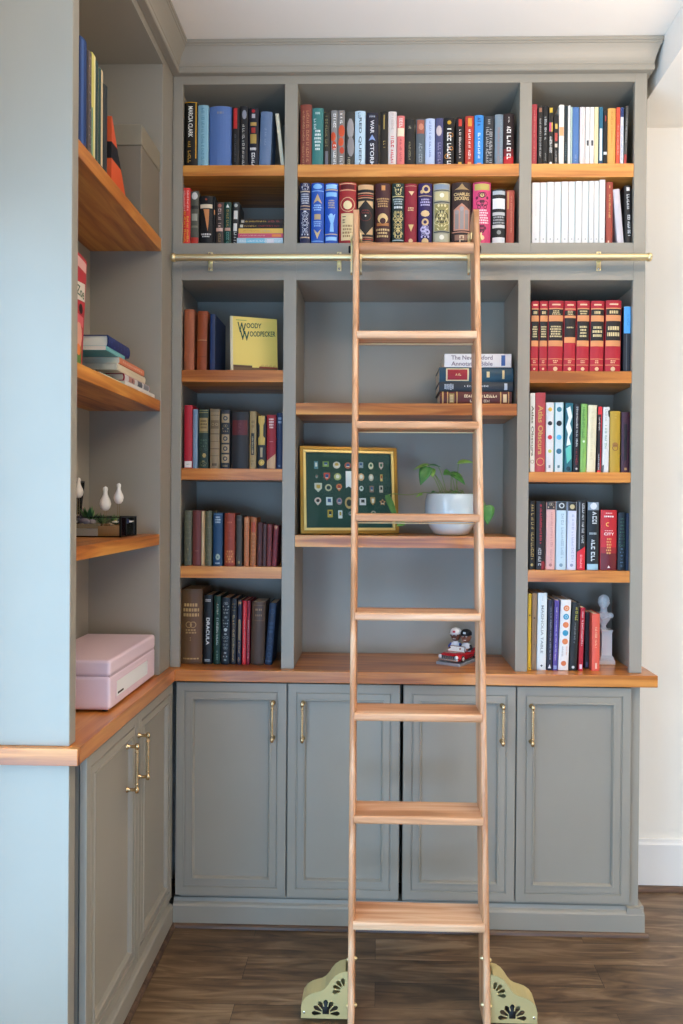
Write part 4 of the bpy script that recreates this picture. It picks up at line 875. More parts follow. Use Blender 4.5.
book('M',586.8,598.6,502,'#1d2328','black and silver spine with a pale blue foot',[('rect',.03,.97,0,.12,'#8796a3'),('disc',.5,.06,.3,'#d9dde4',2,8),('run',.6,.14,.36,'#c9ced2',.5),('lines',.44,.49,1,'#a4acb2',.7),('run',.5,.55,.85,'#cfd6da',.42),('rect',.03,.97,.91,1,'#9cc0d2')],.4,None,False)
book('M',600.5,616.8,510,'#c1272f','broad red spine with crescent moon and white title',[('rect',.02,.98,.72,1,'#6a1f26'),('rect',.02,.98,.62,.72,'#96222a'),('lines',.04,.07,1,'#e8b5ae',.6),('lines',.09,.13,1,'#f3ece6',.65),('ring',.42,.24,.13,'#e0b058',.35,2),('disc',.49,.24,.1,'#c1272f',3),('lines',.335,.355,1,'#e8b5ae',.6),('text','CITY',.5,.375,.42,'#f3ece6',.62,True),('lines',.46,.74,6,'#d99a5c',.36),('quad',[(.5,.92),(.58,.96),(.42,.96)],'#f0ece8')],.3,None,False)
book('M',617.7,625.4,512.5,'#152029','dark blue-green spine with leaf sprays',[('orn',.08,.6,'#3f6a55',4,9),('orn',.6,.95,'#4c6580',7,6)],.3)
book('M',625.8,628.6,513.2,'#1f2c44','thin navy spine at the right end',[])
# right bay, bottom row on the counter
book('N',527.7,530.9,593.9,'#e2b824','narrow yellow spine with a black dot',[('disc',.5,.28,.3,'#2a2616'),('disc',.5,.97,.2,'#2a2616')])
book('N',531.3,536.1,593.5,'#94795a','wood-brown spine with a dark knot',[('disc',.5,.32,.2,'#4c3c2c'),('disc',.5,.66,.12,'#5c4a38'),('run',.5,.36,.6,'#7d6448',.2)],.4)
book('N',536.7,546.1,593,'#dfe9ea','tall white spine with grey serif title',[('text','MAGNOLIA TABLE',.5,.16,.78,'#8f9a9c',.28),('disc',.5,.94,.14,'#5a6064',2,4),('run',.5,.04,.1,'#b4bec0',.2)],.8,None,False)
book('N',546.9,552.2,599.8,'#23263a','midnight blue spine with small white lettering',[('run',.55,.1,.85,'#a3a3b8',.3),('quad',[(.5,.91),(.8,.97),(.2,.97)],'#e6e6ea')],1)
book('N',552.8,557.4,600.3,'#584a99','violet spine',[('run',.5,.1,.85,'#c9c2e6',.28),('rect',.1,.9,.93,.98,'#8d9bc9')],1.4)
book('N',558.1,568.4,599.8,'#eceae8','white spine with orange and blue dots',[('disc',.55,.12,.3,'#e88a55'),('disc',.55,.24,.3,'#3b9cc4'),('disc',.55,.355,.3,'#e88a55'),('disc',.55,.47,.3,'#3b9cc4'),('disc',.55,.59,.3,'#e88a55'),('run',.35,.66,.82,'#a9a39e',.16),('run',.75,.66,.78,'#e2a58a',.14),('disc',.5,.9,.26,'#dc7b48'),('ring',.55,.12,.16,'#f3c9ac',.4,3),('ring',.55,.24,.16,'#a9d2e2',.4,3)],2.6,None,False)
book('N',569.3,576.6,602.4,'#212324','black spine with a pale yellow upper word',[('run',.6,.07,.25,'#b5b04e',.45),('run',.5,.3,.6,'#84878a',.25),('disc',.5,.95,.2,'#c9c9c9')],3,None,False)
book('N',578.4,582.8,607.5,'#b2202f','crimson spine with white title leaning right',[('run',.55,.06,.6,'#f0dcd8',.46),('rect',.2,.8,.9,.97,'#e2d2e0')],1.8)
book('N',584.7,589.6,612.5,'#15141c','black spine next to the coral book',[('rect',.2,.6,.88,.97,'#4a4870')],.5,.07)
book('N',591.9,599.8,613.7,'#e2604c','coral orange spine beside the white bust',[('run',.5,.22,.6,'#f4c9a0',.3),('rect',.4,.65,.86,.96,'#f2c5ae')],0,None,False)

# ---------------------------------------------------------------- books lying flat
def flat(loc, rz, W, H, D, c, label, grp, deco=(), soft=True, page=PAGE, title=()):
    """a book lying on its side: spine faces local -y, length W*? along local x"""
    # build upright (thickness along x) then lay down: rotate about y so that height runs along x
    r = empty('book', (0, 0, 0), label, 'book', grp)
    yf = book_body(r, H, W, D, c, .02 if soft else .12, soft, page)
    d = Deco(H, W, yf)
    for op in deco: getattr(d, op[0])(*op[1:])
    for (t, x0, x1, z0, z1, c) in title:
        vs, fs, _ = text_polys(t); d.t.add([(-H/2+(z0+(z1-z0)*q)*H, -.0008, W*(1-(x0+(x1-x0)*p))) for p, q in vs], fs, cm_(c))
    d.fin(r)
    # after the turn: old z -> -x ; shift so the book spans x in [0,W], z in [0,H]
    m = Matrix.Translation(Vector(loc)) @ Matrix.Rotation(rz, 4, 'Z') @ Matrix(((0, 0, -1, W), (0, 1, 0, 0), (1, 0, 0, H/2), (0, 0, 0, 1)))
    r.matrix_world = m; return r
# (text reads left to right: top of the spine is at the left)
z = ZM1+.0005; Yb = YS+.012
for (xl, v0, v1, c, lab, dec) in (
    (236.9, 237.0, 243.4, '#b9d3de', 'pale blue and white paperback, lowest of the flat stack', [('rect',.1,.95,.2,.6,'#7cc4dc'),('rect',.2,.8,.65,.8,'#e8dfe4'),('run',.5,.05,.95,'#e9f1f3',.3)]),
    (238.0, 232.3, 236.8, '#cf5a72', 'pink paperback in the flat stack', [('run',.5,.05,.6,'#f0c5b8',.3),('rect',.2,.8,.75,.95,'#e88a4a')]),
    (238.5, 227.0, 232.0, '#e3b95a', 'yellow paperback in the flat stack', [('run',.5,.1,.45,'#c98a3a',.3),('run',.5,.5,.7,'#a9b3a0',.4)]),
    (239.5, 222.0, 226.7, '#221a1a', 'black paperback with red words in the flat stack', [('run',.5,.1,.38,'#c9a35a',.35),('run',.5,.42,.9,'#a63b3c',.35),('rect',.2,.8,.01,.08,'#cfc7b4')]),
    (240.8, 217.2, 221.7, '#2a2220', 'black paperback with yellow words, topmost of the flat stack', [('run',.5,.1,.6,'#d0a94c',.4),('run',.5,.65,.9,'#9c4a44',.5),('rect',.2,.8,.01,.08,'#b9b0a0')])):
    a, b = onY(xl, 240, Yb), onY(283.2, 240, Yb); h = onY(260, v0, Yb).z-onY(260, v1, Yb).z
    flat((a.x, Yb, z), 0, b.x-a.x, h-.0006, .19, c, lab+', left bay', 'flat stack in the left bay', dec); z += h
zst = SHZ['P']+.0005; Yp = YS+.05
for (xl, xr, h_px, D, c, lab, dec, soft, pg) in (
    (440.0, 511.8, 13.2, .19, '#5a2723', 'maroon law book with gilt bands, bottom of the stack of four behind the ladder', [('rect',0,1,.03,.05,'#c9a060'),('rect',0,1,.1,.115,'#c9a060'),('lines',.13,.2,1,'#d8c08c',.7),('rect',.15,.85,.13,.2,'#a88a52',1),('rect',0,1,.23,.245,'#c9a060'),('run',.66,.34,.78,'#e9d9b4',.26),('run',.3,.42,.72,'#e9d9b4',.24),('rect',0,1,.84,.855,'#c9a060'),('rect',.2,.8,.88,.93,'#dcc99a'),('rect',0,1,.95,.965,'#c9a060')], False, PAGE),
    (439.0, 513.2, 9.2, .195, '#29323a', 'charcoal book with white title, second from the bottom of the four', [('lines',.07,.2,5,'#c3ccd4',.7),('run',.55,.34,.66,'#d9dde0',.22),('rect',.15,.85,.88,.92,'#c3ccd4')], False, PAGE),
    (439.2, 513.2, 14.0, .2, '#214556', 'dark teal book with a red title plate in the stack behind the ladder', [('rect',.06,.94,.09,.4,'#d9c9a0'),('rect',.14,.86,.11,.38,'#9c1f2b',2),('run',.5,.2,.29,'#d8b98c',.22,None,3),('rect',.3,.7,.64,.68,'#cdbb8a'),('rect',.2,.8,.85,.88,'#cdbb8a')], False, PAGE),
    (444.3, 511.0, 12.9, .18, '#e6e1de', 'white thick paperback lying on top of the stack behind the ladder', [('rect',.1,.9,.85,.91,'#3a5f9c')], True, PAGE)):
    a, b = onY(xl, 395, Yp), onY(xr, 395, Yp); h = h_px/F*Yp*1.036
    tt = (('The New Oxford', .1, .72, .55, .88, '#8d8088'), ('Annotated Bible', .1, .72, .1, .42, '#8d8088')) if soft else ()
    flat((a.x, Yp, zst), 0, b.x-a.x, h-.0006, D, c, lab, 'stack of four books', dec, soft, pg, tt); zst += h

# ---------------------------------------------------------------- left tower contents (spines face +x)
def bookX(ya, yb, H, c, label, deco=(), lean=0., X=-.768, z0=None, D=.19, soft=False, rb=None, cat='book', grp='books on the top shelf of the left bookcase', zt=0):
    r = empty('book', (X, (ya+yb)/2, z0 if z0 else LZ['U']+.0005), label, cat, grp)
    W = yb-ya-.0006
    Mx = Matrix.Rotation(pi/2, 4, 'Z')
    if lean:
        piv = Vector((W/2 if lean > 0 else -W/2, 0, 0))
        Mx = Matrix.Rotation(pi/2, 4, 'Z') @ Matrix.Translation(piv) @ Matrix.Rotation(lean, 4, 'Y') @ Matrix.Translation(-piv)
    r.matrix_world = Matrix.Translation(r.location) @ Mx
    yf = book_body(r, W, H, D, c, (.02 if soft else .12) if rb is None else rb, soft)
    d = Deco(W, H, yf)
    for op in deco: getattr(d, op[0])(*op[1:])
    d.fin(r); return r
yx = lambda u, v=140, X=-.768: onX(u, v, X).y
bookX(yx(81.6), yx(88.2), .292, '#243f74', 'tall royal blue book, first on the left bookcase top shelf', [('rect', .1, .3, .02, .98, '#3c5c97')])
bookX(yx(88.5), yx(91.4), .282, '#6a5c55', 'narrow mottled brown book on the left bookcase top shelf', [('orn', .02, .98, '#b9a99b', 3, 12), ('run', .5, .3, .9, '#3a4a72', .4)], soft=True)
bookX(yx(91.6), yx(95.4), .290, '#d9cf74', 'pale yellow book on the left bookcase top shelf', [('rect', .6, .9, 0, 1, '#efe9b8'), ('rect', 0, .25, .5, .98, '#3f8f86')], soft=True)
bookX(yx(95.6), yx(98.9), .286, '#2e4443', 'dark teal-grey book on the left bookcase top shelf', [('run', .5, .1, .8, '#4d6462', .3)])
bookX(yx(99.6), yx(104.2), .282, '#d3bf97', 'cream book with a navy foot on the left bookcase top shelf', [('rect', 0, 1, .93, 1, '#25406c'), ('rect', 0, .3, 0, 1, '#24423c')])
bookX(yx(104.6), yx(108.3), .258, '#2f3436', 'charcoal book beside the orange wedge, left bookcase top shelf', [('rect', 0, 1, .93, 1, '#2b4a72')])
g = MB(); ya, yb = yx(109.0, 180), yx(124.2, 195); h = .187; zz = LZ['U']+.0005; yA = ya+.002
def wd(t0, t1, m):
    w0, w1 = (1-t0)*(yb-yA), (1-t1)*(yb-yA)
    g.prism([(0, t0*h), (w0, t0*h), (max(w1, .003), t1*h), (0, t1*h)], (-.79, -.762), m, lambda a, b, t: (t, a, b))
wd(0, .37, cm_('#d9582b')); wd(.37, .62, cm_('#151414')); wd(.62, 1, cm_('#d9582b'))
tag(g.build('wedge', None, (0, yA, zz)), 'tall orange wedge with a black band standing beside the books on the upper left shelf', 'ornament')
r = empty('storage_box', (-.87, 2.63, LZ['U']+.0005), 'large grey-brown cloth storage box at the far end of the upper left shelf', 'box')
CL = mat('#7f7566', .85); CL2 = mat('#8d8471', .85)
g = MB().box((-.11, -.108, 0), (.112, .1, .225), CL, .003); g.build('body', r)
g = MB().box((-.1115, -.1095, .2255), (.1135, .1015, .292), CL2, .003); g.build('lid', r)
# second shelf: red book and a flat stack
bookX(2.035, 2.112, .300, '#b5323a', 'tall red illustrated book standing against the left bookcase end panel', [('rect', .05, .95, .03, .12, '#d9a49c'), ('quad', [(.1, .26), (.9, .22), (.95, .38), (.1, .42)], '#e6d9c9', 1), ('text', 'Zoe', .5, .28, .37, '#44604a', .7, True), ('disc', .6, .47, .18, '#2a1c1c'), ('rect', .1, .9, .53, .62, '#d9626a'), ('disc', .5, .72, .32, '#dfa08a', 2, 10, 1, 1.5), ('quad', [(.1, .8), (.8, .78), (.9, .98), (.1, .98)], '#4f7a3c', 1), ('disc', .55, .84, .2, '#e27a3a')], .11, -.79, LZ['V']+.0005, .14, False, .02, 'book', 'books on the middle shelf of the left bookcase')
zz = LZ['V']+.0006
yv = lambda u, v=370: onX(u, v, -.77).y
GRP = 'flat stack on the left bookcase middle shelf'
for (ya, yb, h, D, c, lab, dec, soft, X) in (
    (yv(125.2), 2.728, .019, .17, '#e9e4de', 'white picture book, lowest of the flat stack in the left bookcase', [('rect', .1, .5, .1, .4, '#d9c9b8'), ('run', .5, .5, .9, '#c9bfb4', .2)], True, -.770),
    (yv(125.0), yv(150.6), .022, .175, '#a3182c', 'crimson edged book with portrait spine in the left bookcase stack', [('rect', .05, .95, .02, .98, '#dcd8d6', 1), ('rect', .1, .9, .16, .38, '#b9857a', 2), ('disc', .5, .3, .3, '#6a3a33', 3), ('rect', .1, .9, .5, .68, '#5c6068', 2), ('rect', .1, .9, .74, .95, '#8b8a90', 2)], False, -.772),
    (yv(118.0), yv(146.2), .021, .165, '#e2d6bb', 'cream spined book in the middle of the left bookcase stack', [('run', .5, .1, .9, '#d0c3a4', .2)], False, -.772),
    (yv(119.6), yv(144.2), .019, .175, '#d9805f', 'salmon orange spined book high in the left bookcase stack', [('run', .5, .12, .9, '#f2c4ac', .4)], True, -.770),
    (yv(107.4), yv(126.0), .013, .12, '#6fb3b5', 'small turquoise paperback under the blue book, left bookcase', [('run', .5, .1, .8, '#a9d3d2', .3)], True, -.774),
    (yv(109.4), yv(130.6), .034, .15, '#1f2f66', 'thick navy blue book topmost of the flat stack, left bookcase', [('orn', .05, .95, '#34478a', 3, 6)], False, -.772)):
    flat((X, ya, zz), pi/2, yb-ya, h-.0005, D, c, lab, GRP, dec, soft, PAGE); zz += h
zz = LZ['V']+.0006
for (ya, yb, h, D, c, lab) in ((2.175, 2.39, .008, .15, '#b9d0c4', 'thin pale green booklet lying near the shelf edge, left bookcase'), (2.18, 2.375, .008, .13, '#3a352d', 'thin dark booklet lying on the pale green one, left bookcase')):
    flat((-.765 if h and c[1] == 'b' else -.778, ya, zz), pi/2, yb-ya, h-.0005, D, c, lab, 'booklets on the left bookcase middle shelf', (), True); zz += h

# terrarium with geese on the third shelf
zt = LZ['W']+.0006
ter = empty('glass_terrarium', (-.89, 2.53, zt), 'low glass terrarium box with black metal edges and open lid', 'terrarium')
def thin_glass(name, tint, ior=1.5):
    m = bpy.data.materials.new(name); nt, b, L = nodes(m); N = nt.nodes.new
    tr = N('ShaderNodeBsdfTransparent'); tr.inputs[0].default_value = (*lin(tint), 1)
    gl = N('ShaderNodeBsdfGlossy'); gl.inputs['Roughness'].default_value = .03
    fr = N('ShaderNodeFresnel'); fr.inputs[0].default_value = ior
    mx = N('ShaderNodeMixShader'); L(fr.outputs[0], mx.inputs[0]); L(tr.outputs[0], mx.inputs[1]); L(gl.outputs[0], mx.inputs[2])
    L(mx.outputs[0], nt.nodes['Material Output'].inputs[0]); return m
GLASS = thin_glass('clear_glass', '#fbfdfb', 1.28)
a0, a1, b0, b1, hh = -.09, .092, -.072, .082, .062
g = MB(); t = .0028; EDG = mat('#1a1a18', .4, .6)
for x in (a0, a1):
    for y in (b0, b1): g.box((x-t, y-t, 0), (x+t, y+t, hh), EDG)
g.box((.092-t, -.02-t, 0), (.092+t, -.02+t, hh), EDG)
for z in (.002, hh):
    for y in (b0, b1): g.box((a0-t, y-t, z-.0015), (a1+t, y+t, z+.0015), EDG)
    for x in (a0, a1): g.box((x-t, b0, z-.0015), (x+t, b1, z+.0015), EDG)
g.build('metal_edges', ter)
g = MB(); g.box((a0, b0-.0005, .0035), (a1, b0+.0005, hh-.002), GLASS); g.box((a0, b1-.0005, .0035), (a1, b1+.0005, hh-.002), GLASS)
g.box((a0-.0005, b0, .0035), (a0+.0005, b1, hh-.002), GLASS); g.box((a1-.0005, b0, .0035), (a1+.0005, b1, hh-.002), GLASS)
g.build('glass_walls', ter)
lidM = Matrix.Translation((a0, 0, hh)) @ Matrix.Rotation(radians(-84), 4, 'Y')
g = MB(); Lw = .115
g.box((0, b0, -.0015), (Lw, b0+2*t, .0015), EDG); g.box((0, b1-2*t, -.0015), (Lw, b1, .0015), EDG); g.box((Lw-2*t, b0, -.0015), (Lw, b1, .0015), EDG); g.box((2*t, b0+2*t, -.0005), (Lw-2*t, b1-2*t, .0005), GLASS)
o = g.build('lid', ter); o.matrix_local = lidM
g = MB().box((a0+.002, b0+.002, .004), (.02, b1-.002, .026), mat('#f4f1ea', .9, 0, 1.2)); g.box((.021, b0+.002, .004), (a1-.002, b1-.002, .034), mat('#dcb280', .95)); g.box((a0+.002, b0+.002, .027), (.02, b1-.002, .04), mat('#c9bda0', .95))
r2 = random.Random(3)
for i in range(90):
    x, y = r2.uniform(a0+.01, a1-.01), r2.uniform(b0+.008, b1-.008)
    g.ball((x, y, .038), r2.uniform(.003, .006), mat(r2.choice(['#a98255', '#c9b08a', '#8a6a48', '#d9cbb0']), .9), (1, 1, .8), 5)
tag(g.build('gravel', ter), 'layers of sand and gravel', None, None, 'stuff')
def leafy(px, py, n, R, cols, seed, hgt):
    g = MB(); r = random.Random(seed)
    for i in range(n):
        a = r.uniform(0, 2*pi); el = r.uniform(.3, 1.4); L = R*r.uniform(.6, 1.1)
        d = Vector((cos(a)*cos(el), sin(a)*cos(el), sin(el))); s_ = Vector((-sin(a), cos(a), 0))*L*.13
        p = Vector((px, py, hgt)); c = mat(r.choice(cols), .6)
        g.add([p, p+d*L*.5+s_, p+d*L, p+d*L*.5-s_], [(0, 1, 2, 3)], c)
        g.add([p+Vector((0, 0, .0006)), p+d*L*.5+s_*.1+Vector((0, 0, .002)), p+d*L, p+d*L*.5-s_*1.05+Vector((0, 0, .002))], [(0, 1, 2, 3)], c)
    return g
GR = ['#4c7a45', '#6b9a5c', '#2f5a3c', '#8fb27a']
for (x, y, n, R, s_) in ((.018, -.02, 60, .040, 1), (.05, .01, 60, .036, 2), (-.04, .02, 50, .06, 3), (.075, .03, 30, .03, 4)):
    leafy(x, y, n, R, GR, s_+10, .036).build('plant', ter)['label'] = 'green leafy plant'
for (x, y, c) in ((.062, -.03, '#f1ead6'), (.083, .055, '#f1ead6'), (-.062, -.03, '#e6e2ea'), (.09, .02, '#f4f2ee')):
    g = MB()
    for k in range(8):
        a = k*pi/4; g.ball((x+cos(a)*.006, y+sin(a)*.006, .047), .005, mat(c, .7), (1, 1, .6), 6)
    g.ball((x, y, .050), .003, mat('#d9b64a', .7), (1, 1, 1), 6); g.build('flower', ter)
for (x, y, c, q) in ((-.03, -.045, '#8b8496', .014), (-.062, -.02, '#4b4a5c', .02), (.078, .0, '#26345e', .016), (-.012, -.03, '#a79da8', .011)):
    MB().ball((x, y, .042+q*.4), q, mat(c, .5), (1.2, .9, .8), 7).build('stone', ter)
for i, (u, v0, v1, lab) in enumerate(((118.6, 483, 504, 'white goose figurine at the right in the terrarium, neck upright'), (105.2, 486.3, 511, 'white goose figurine in the middle of the terrarium, lowest of three'), (78.5, 477.5, 498, 'white goose figurine at the left of the terrarium, partly behind the stile'))):
    Yg = 2.49; p0 = onY(u, v1, Yg); p1 = onY(u, v0, Yg); Hh = p1.z-p0.z; X_, Z_ = p0.x, max(p0.z, zt+.045); 
    fg = empty('goose_figurine', (X_, Yg, zt+.0462), lab, 'figurine', 'goose figurines')
    k = (p1.z-(zt+.0462)); b0_ = p0.z-(zt+.0462)
    g = MB(); WH = mat('#e9e4da', .6)
    bz = max(b0_, .004); HH = k-bz; rr = HH*.22
    g.lathe([(.0003, 0), (HH*.11, HH*.03), (HH*.19, HH*.14), (HH*.225, HH*.29), (HH*.20, HH*.43), (HH*.13, HH*.57), (HH*.088, HH*.68), (HH*.08, HH*.79), (HH*.10, HH*.87), (HH*.085, HH*.95), (.0003, HH)], WH, 16, (0, 0, bz), (0, .02, 1), True, 1, 1.3)
    g.build('body', fg)
    g = MB(); 
    for s_ in (-1, 1): g.cyl((s_*.003, 0, .0), (s_*.003, 0, bz+.003), .0009, mat('#8a7a5a', .6), 6)
    g.build('legs', fg)
    g = MB().lathe([(rr*.16, 0), (rr*.12, rr*.3), (.0003, rr*.6)], mat('#d9913f', .5), 8, (0, HH*.08, bz+HH*.87), (.3, 1, -.1)); g.build('beak', fg)

# pink portable record player on the counter
PX, PY0, PY1, PZ0, PZ1 = -.7565, 2.245, 2.704, ZC+.006, z_(-.4555)
PINK = mat('#e6cfd8', .5, 0, 1.08); PK2 = mat('#cdb2ba', .5)
rp = empty('record_player', (PX-.12, (PY0+PY1)/2, ZC+.0005), 'closed dusty pink suitcase record player with a white front panel', 'record player')
ro = Vector(rp.location)
def ppart(g, name, lab=None):
    o = g.build(name, rp); o.data.transform(Matrix.Translation(-ro))
    if lab: o['label'] = lab
    return o
zs_ = onX(110.6, 676.5, PX).z
XB_ = PX-.235
def rbox(z0, z1): return MB().box((XB_, PY0, z0), (PX, PY1, z1), PINK, .009, 4)
ppart(rbox(PZ0, zs_-.0005), 'body'); ppart(rbox(zs_+.0005, PZ1), 'lid')
ppart(MB().box((XB_+.006, PY0+.006, zs_-.006), (PX-.0025, PY1-.006, zs_+.006), PK2), 'seam')
g = MB()
qa, qb = onX(116, 680, PX), onX(147.2, 661, PX); qc, qd = onX(116, 697.5, PX), onX(147.2, 673, PX)
z1_, z0_ = (qa.z+qb.z)/2, (qc.z+qd.z)/2; ya, yb = qa.y, qb.y
g.box((PX-.004, ya, z0_), (PX+.0012, yb, z1_), mat('#fbf8f5', .5), .001)
ppart(g, 'front_panel', 'white front panel')
g = MB().box((PX+.0006, ya-.004, z0_-.004), (PX+.002, ya, z1_+.004), PINK); g.box((PX+.0006, yb, z0_-.004), (PX+.002, yb+.004, z1_+.004), PINK); g.box((PX+.0006, ya, z1_), (PX+.002, yb, z1_+.004), PINK); g.box((PX+.0006, ya, z0_-.004), (PX+.002, yb, z0_), PINK)
ppart(g, 'panel_rim')
g = MB().box((PX+.0015, ya+.012, z0_+.006), (PX+.003, ya+.062, z0_+.012), BLACK, .0008, 1); ppart(g, 'grille_mark', 'short black bar')
g = MB()
for x in (XB_+.02, PX-.02):
    for y in (PY0+.02, PY1-.02): g.cyl((x, y, ZC+.0005), (x, y, ZC+.0065), .008, BLACK, 12)
ppart(g, 'rubber_feet')

# ---------------------------------------------------------------- the yellow picture book facing out
pa = onY(231, 345, YS+.055); pb = onY(278, 345, YS+.112)
zt = SHZ['G']+.0006; rz_ = math.atan2(pb.y-pa.y, pb.x-pa.x); Wg = math.hypot(pb.y-pa.y, pb.x-pa.x)
Hg = (onY(231, 315.3, YS+.064).z-zt)/cos(radians(6))
gb = empty('picture_book', (pa.x, pa.y, zt+.0013), 'yellow hardback picture book standing face out, cover turned slightly right', 'book')
gb.rotation_euler = (radians(-6), 0, rz_)
YEL = mat('#e6cd68', .4, 0, 1.1)
MB().box((0, 0, .001), (Wg, .0018, Hg), YEL, .0006, 1).build('front_cover', gb)
MB().box((0, .0092, .001), (Wg, .011, Hg), YEL, .0006, 1).build('back_cover', gb)
MB().box((.0004, .0018, .004), (Wg-.003, .0092, Hg-.003), PAGE).build('page_block', gb)
MB().box((-.001, -.0004, .001), (.009, .0114, Hg), mat('#e0d6b4', .5), .0006, 1).build('spine_strip', gb)
g = MB(); g.box((.009, -.0006, .001), (Wg-.001, 0, .021), mat('#7d6040', .6))
g.box((.009, -.0007, .020), (Wg*.45, 0, .028), mat('#6b4f38', .6)); g.box((Wg*.6, -.0007, .020), (Wg-.001, 0, .026), mat('#9a4c38', .6))
for i in range(12): g.add([(Wg*.62+i*.005, -.0008, .026), (Wg*.62+i*.005+.002, -.0008, .026), (Wg*.62+i*.005+.001, -.0008, .030+.004*((i*7) % 3))], [(0, 1, 2)], mat('#9a4c38', .6))
g.build('cover_art', gb)
g = MB(); GRN = mat('#1d4a38', .5)
def gtxt(t, x0, x1, z0, z1, sl):
    vs, fs, _ = text_polys(t); g.add([(x0+(x1-x0)*a, -.0008, z0+(z1-z0)*b+sl*a) for a, b in vs], fs, GRN)
gtxt('W', Wg*.15, Wg*.33, Hg*.72, Hg*.90, -.004); gtxt('OODY', Wg*.34, Wg*.66, Hg*.80, Hg*.89, .002)
gtxt('W', Wg*.20, Wg*.40, Hg*.58, Hg*.75, -.002); gtxt('OODPECKER', Wg*.41, Wg*.96, Hg*.65, Hg*.745, .006)
g.box((Wg*.12, -.0007, Hg*.93), (Wg*.34, 0, Hg*.94), mat('#8a9a4c', .5))
g.build('lettering', gb)

# ---------------------------------------------------------------- framed badge collection
zq = SHZ['Q']+.0008; YA, YBf = YS+.045, YS+.14
fa, fb = onY(299, 515, YA), onY(396.4, 515, YBf)
Wf = math.hypot(fb.x-fa.x, fb.y-fa.y)+.003; rzf = math.atan2(fb.y-fa.y, fb.x-fa.x)
TL_ = radians(7); Hf = (onY(298.3, 446.1, YA+.035).z-zq)/cos(TL_)-.001
fr = empty('framed_badge_display', (fa.x+.0075, fa.y, zq+.0028), 'gold framed display of enamel badges on dark green, leaning on the shelf', 'picture frame')
fr.rotation_euler = (-TL_, 0, rzf)
GOLD1 = metal('dark_gold', '#a5803e', .38); GOLD2 = metal('bright_gold', '#e8cf86', .35)
def ring_frame(g, a, b, y0, y1, m):
    """rectangular ring between insets a<b"""
    for (x0, x1, z0, z1) in ((a, Wf-a, a, b), (a, Wf-a, Hf-b, Hf-a), (a, b, b, Hf-b), (Wf-b, Wf-a, b, Hf-b)):
        g.box((x0, y0, z0), (x1, y1, z1), m, .001, 2)
g = MB(); ring_frame(g, 0, .0125, 0, .022, GOLD1); g.build('outer_moulding', fr)['label'] = 'dull bronze outer moulding'
g = MB(); ring_frame(g, .0127, .0225, .002, .020, GOLD2); g.build('inner_moulding', fr)['label'] = 'bright gold inner moulding'
MB().box((.0227, .013, .0227), (Wf-.0227, .019, Hf-.0227), mat('#2f4d42', .9)).build('backing_board', fr)
MB().box((.0226, .0045, .0226), (Wf-.0226, .0052, Hf-.0226), GLASS).build('glass', fr)
def gx(zx, zy): return ((zx-20)/(650-20)*Wf, (1-(zy-45)/(612-45))*Hf)
bspec = [(125,165,'rect',14,28,'#5f8a93'),(187,158,'rect',22,20,'#7f9a4c'),(257,163,'disc',26,26,'#c9c4bd'),(330,165,'disc',24,24,'#b0604c'),(415,160,'rect',16,22,'#8f9aa6'),(480,165,'disc',18,26,'#d9cfae'),(548,165,'shield',15,28,'#c9a99c'),
 (128,240,'disc',10,14,'#6b7a70'),(193,240,'shield',22,28,'#cf4a38'),(262,240,'disc',26,27,'#a9ad6a'),(333,258,'ribbon',20,64,'#e9eaf0'),(415,240,'disc',22,28,'#cfa078'),(480,242,'disc',18,27,'#c9b49c'),(548,243,'rect',8,26,'#c9a95a'),
 (137,312,'shield',26,34,'#d3cdb8'),(202,312,'ringd',24,26,'#c9c09a'),(270,310,'drop',22,28,'#c97a4a'),(415,315,'disc',15,20,'#d3d9d6'),(482,318,'rect',15,24,'#8a6f62'),(545,318,'rect',13,26,'#c9b9a9'),
 (133,402,'drop',24,30,'#d9b9a9'),(206,400,'rect',22,30,'#d9e0de'),(270,400,'disc',20,26,'#b58a92'),(333,410,'ringd',30,44,'#c9a56a'),(422,402,'rect',23,26,'#e3dde0'),(488,398,'shield',17,30,'#b3905a'),(552,405,'star',24,26,'#e0a070'),
 (210,480,'rect',18,28,'#c9a540'),(275,485,'rect',14,30,'#e0e0de'),(340,480,'disc',13,16,'#8a8f96'),(490,478,'disc',18,20,'#b7a99a')]
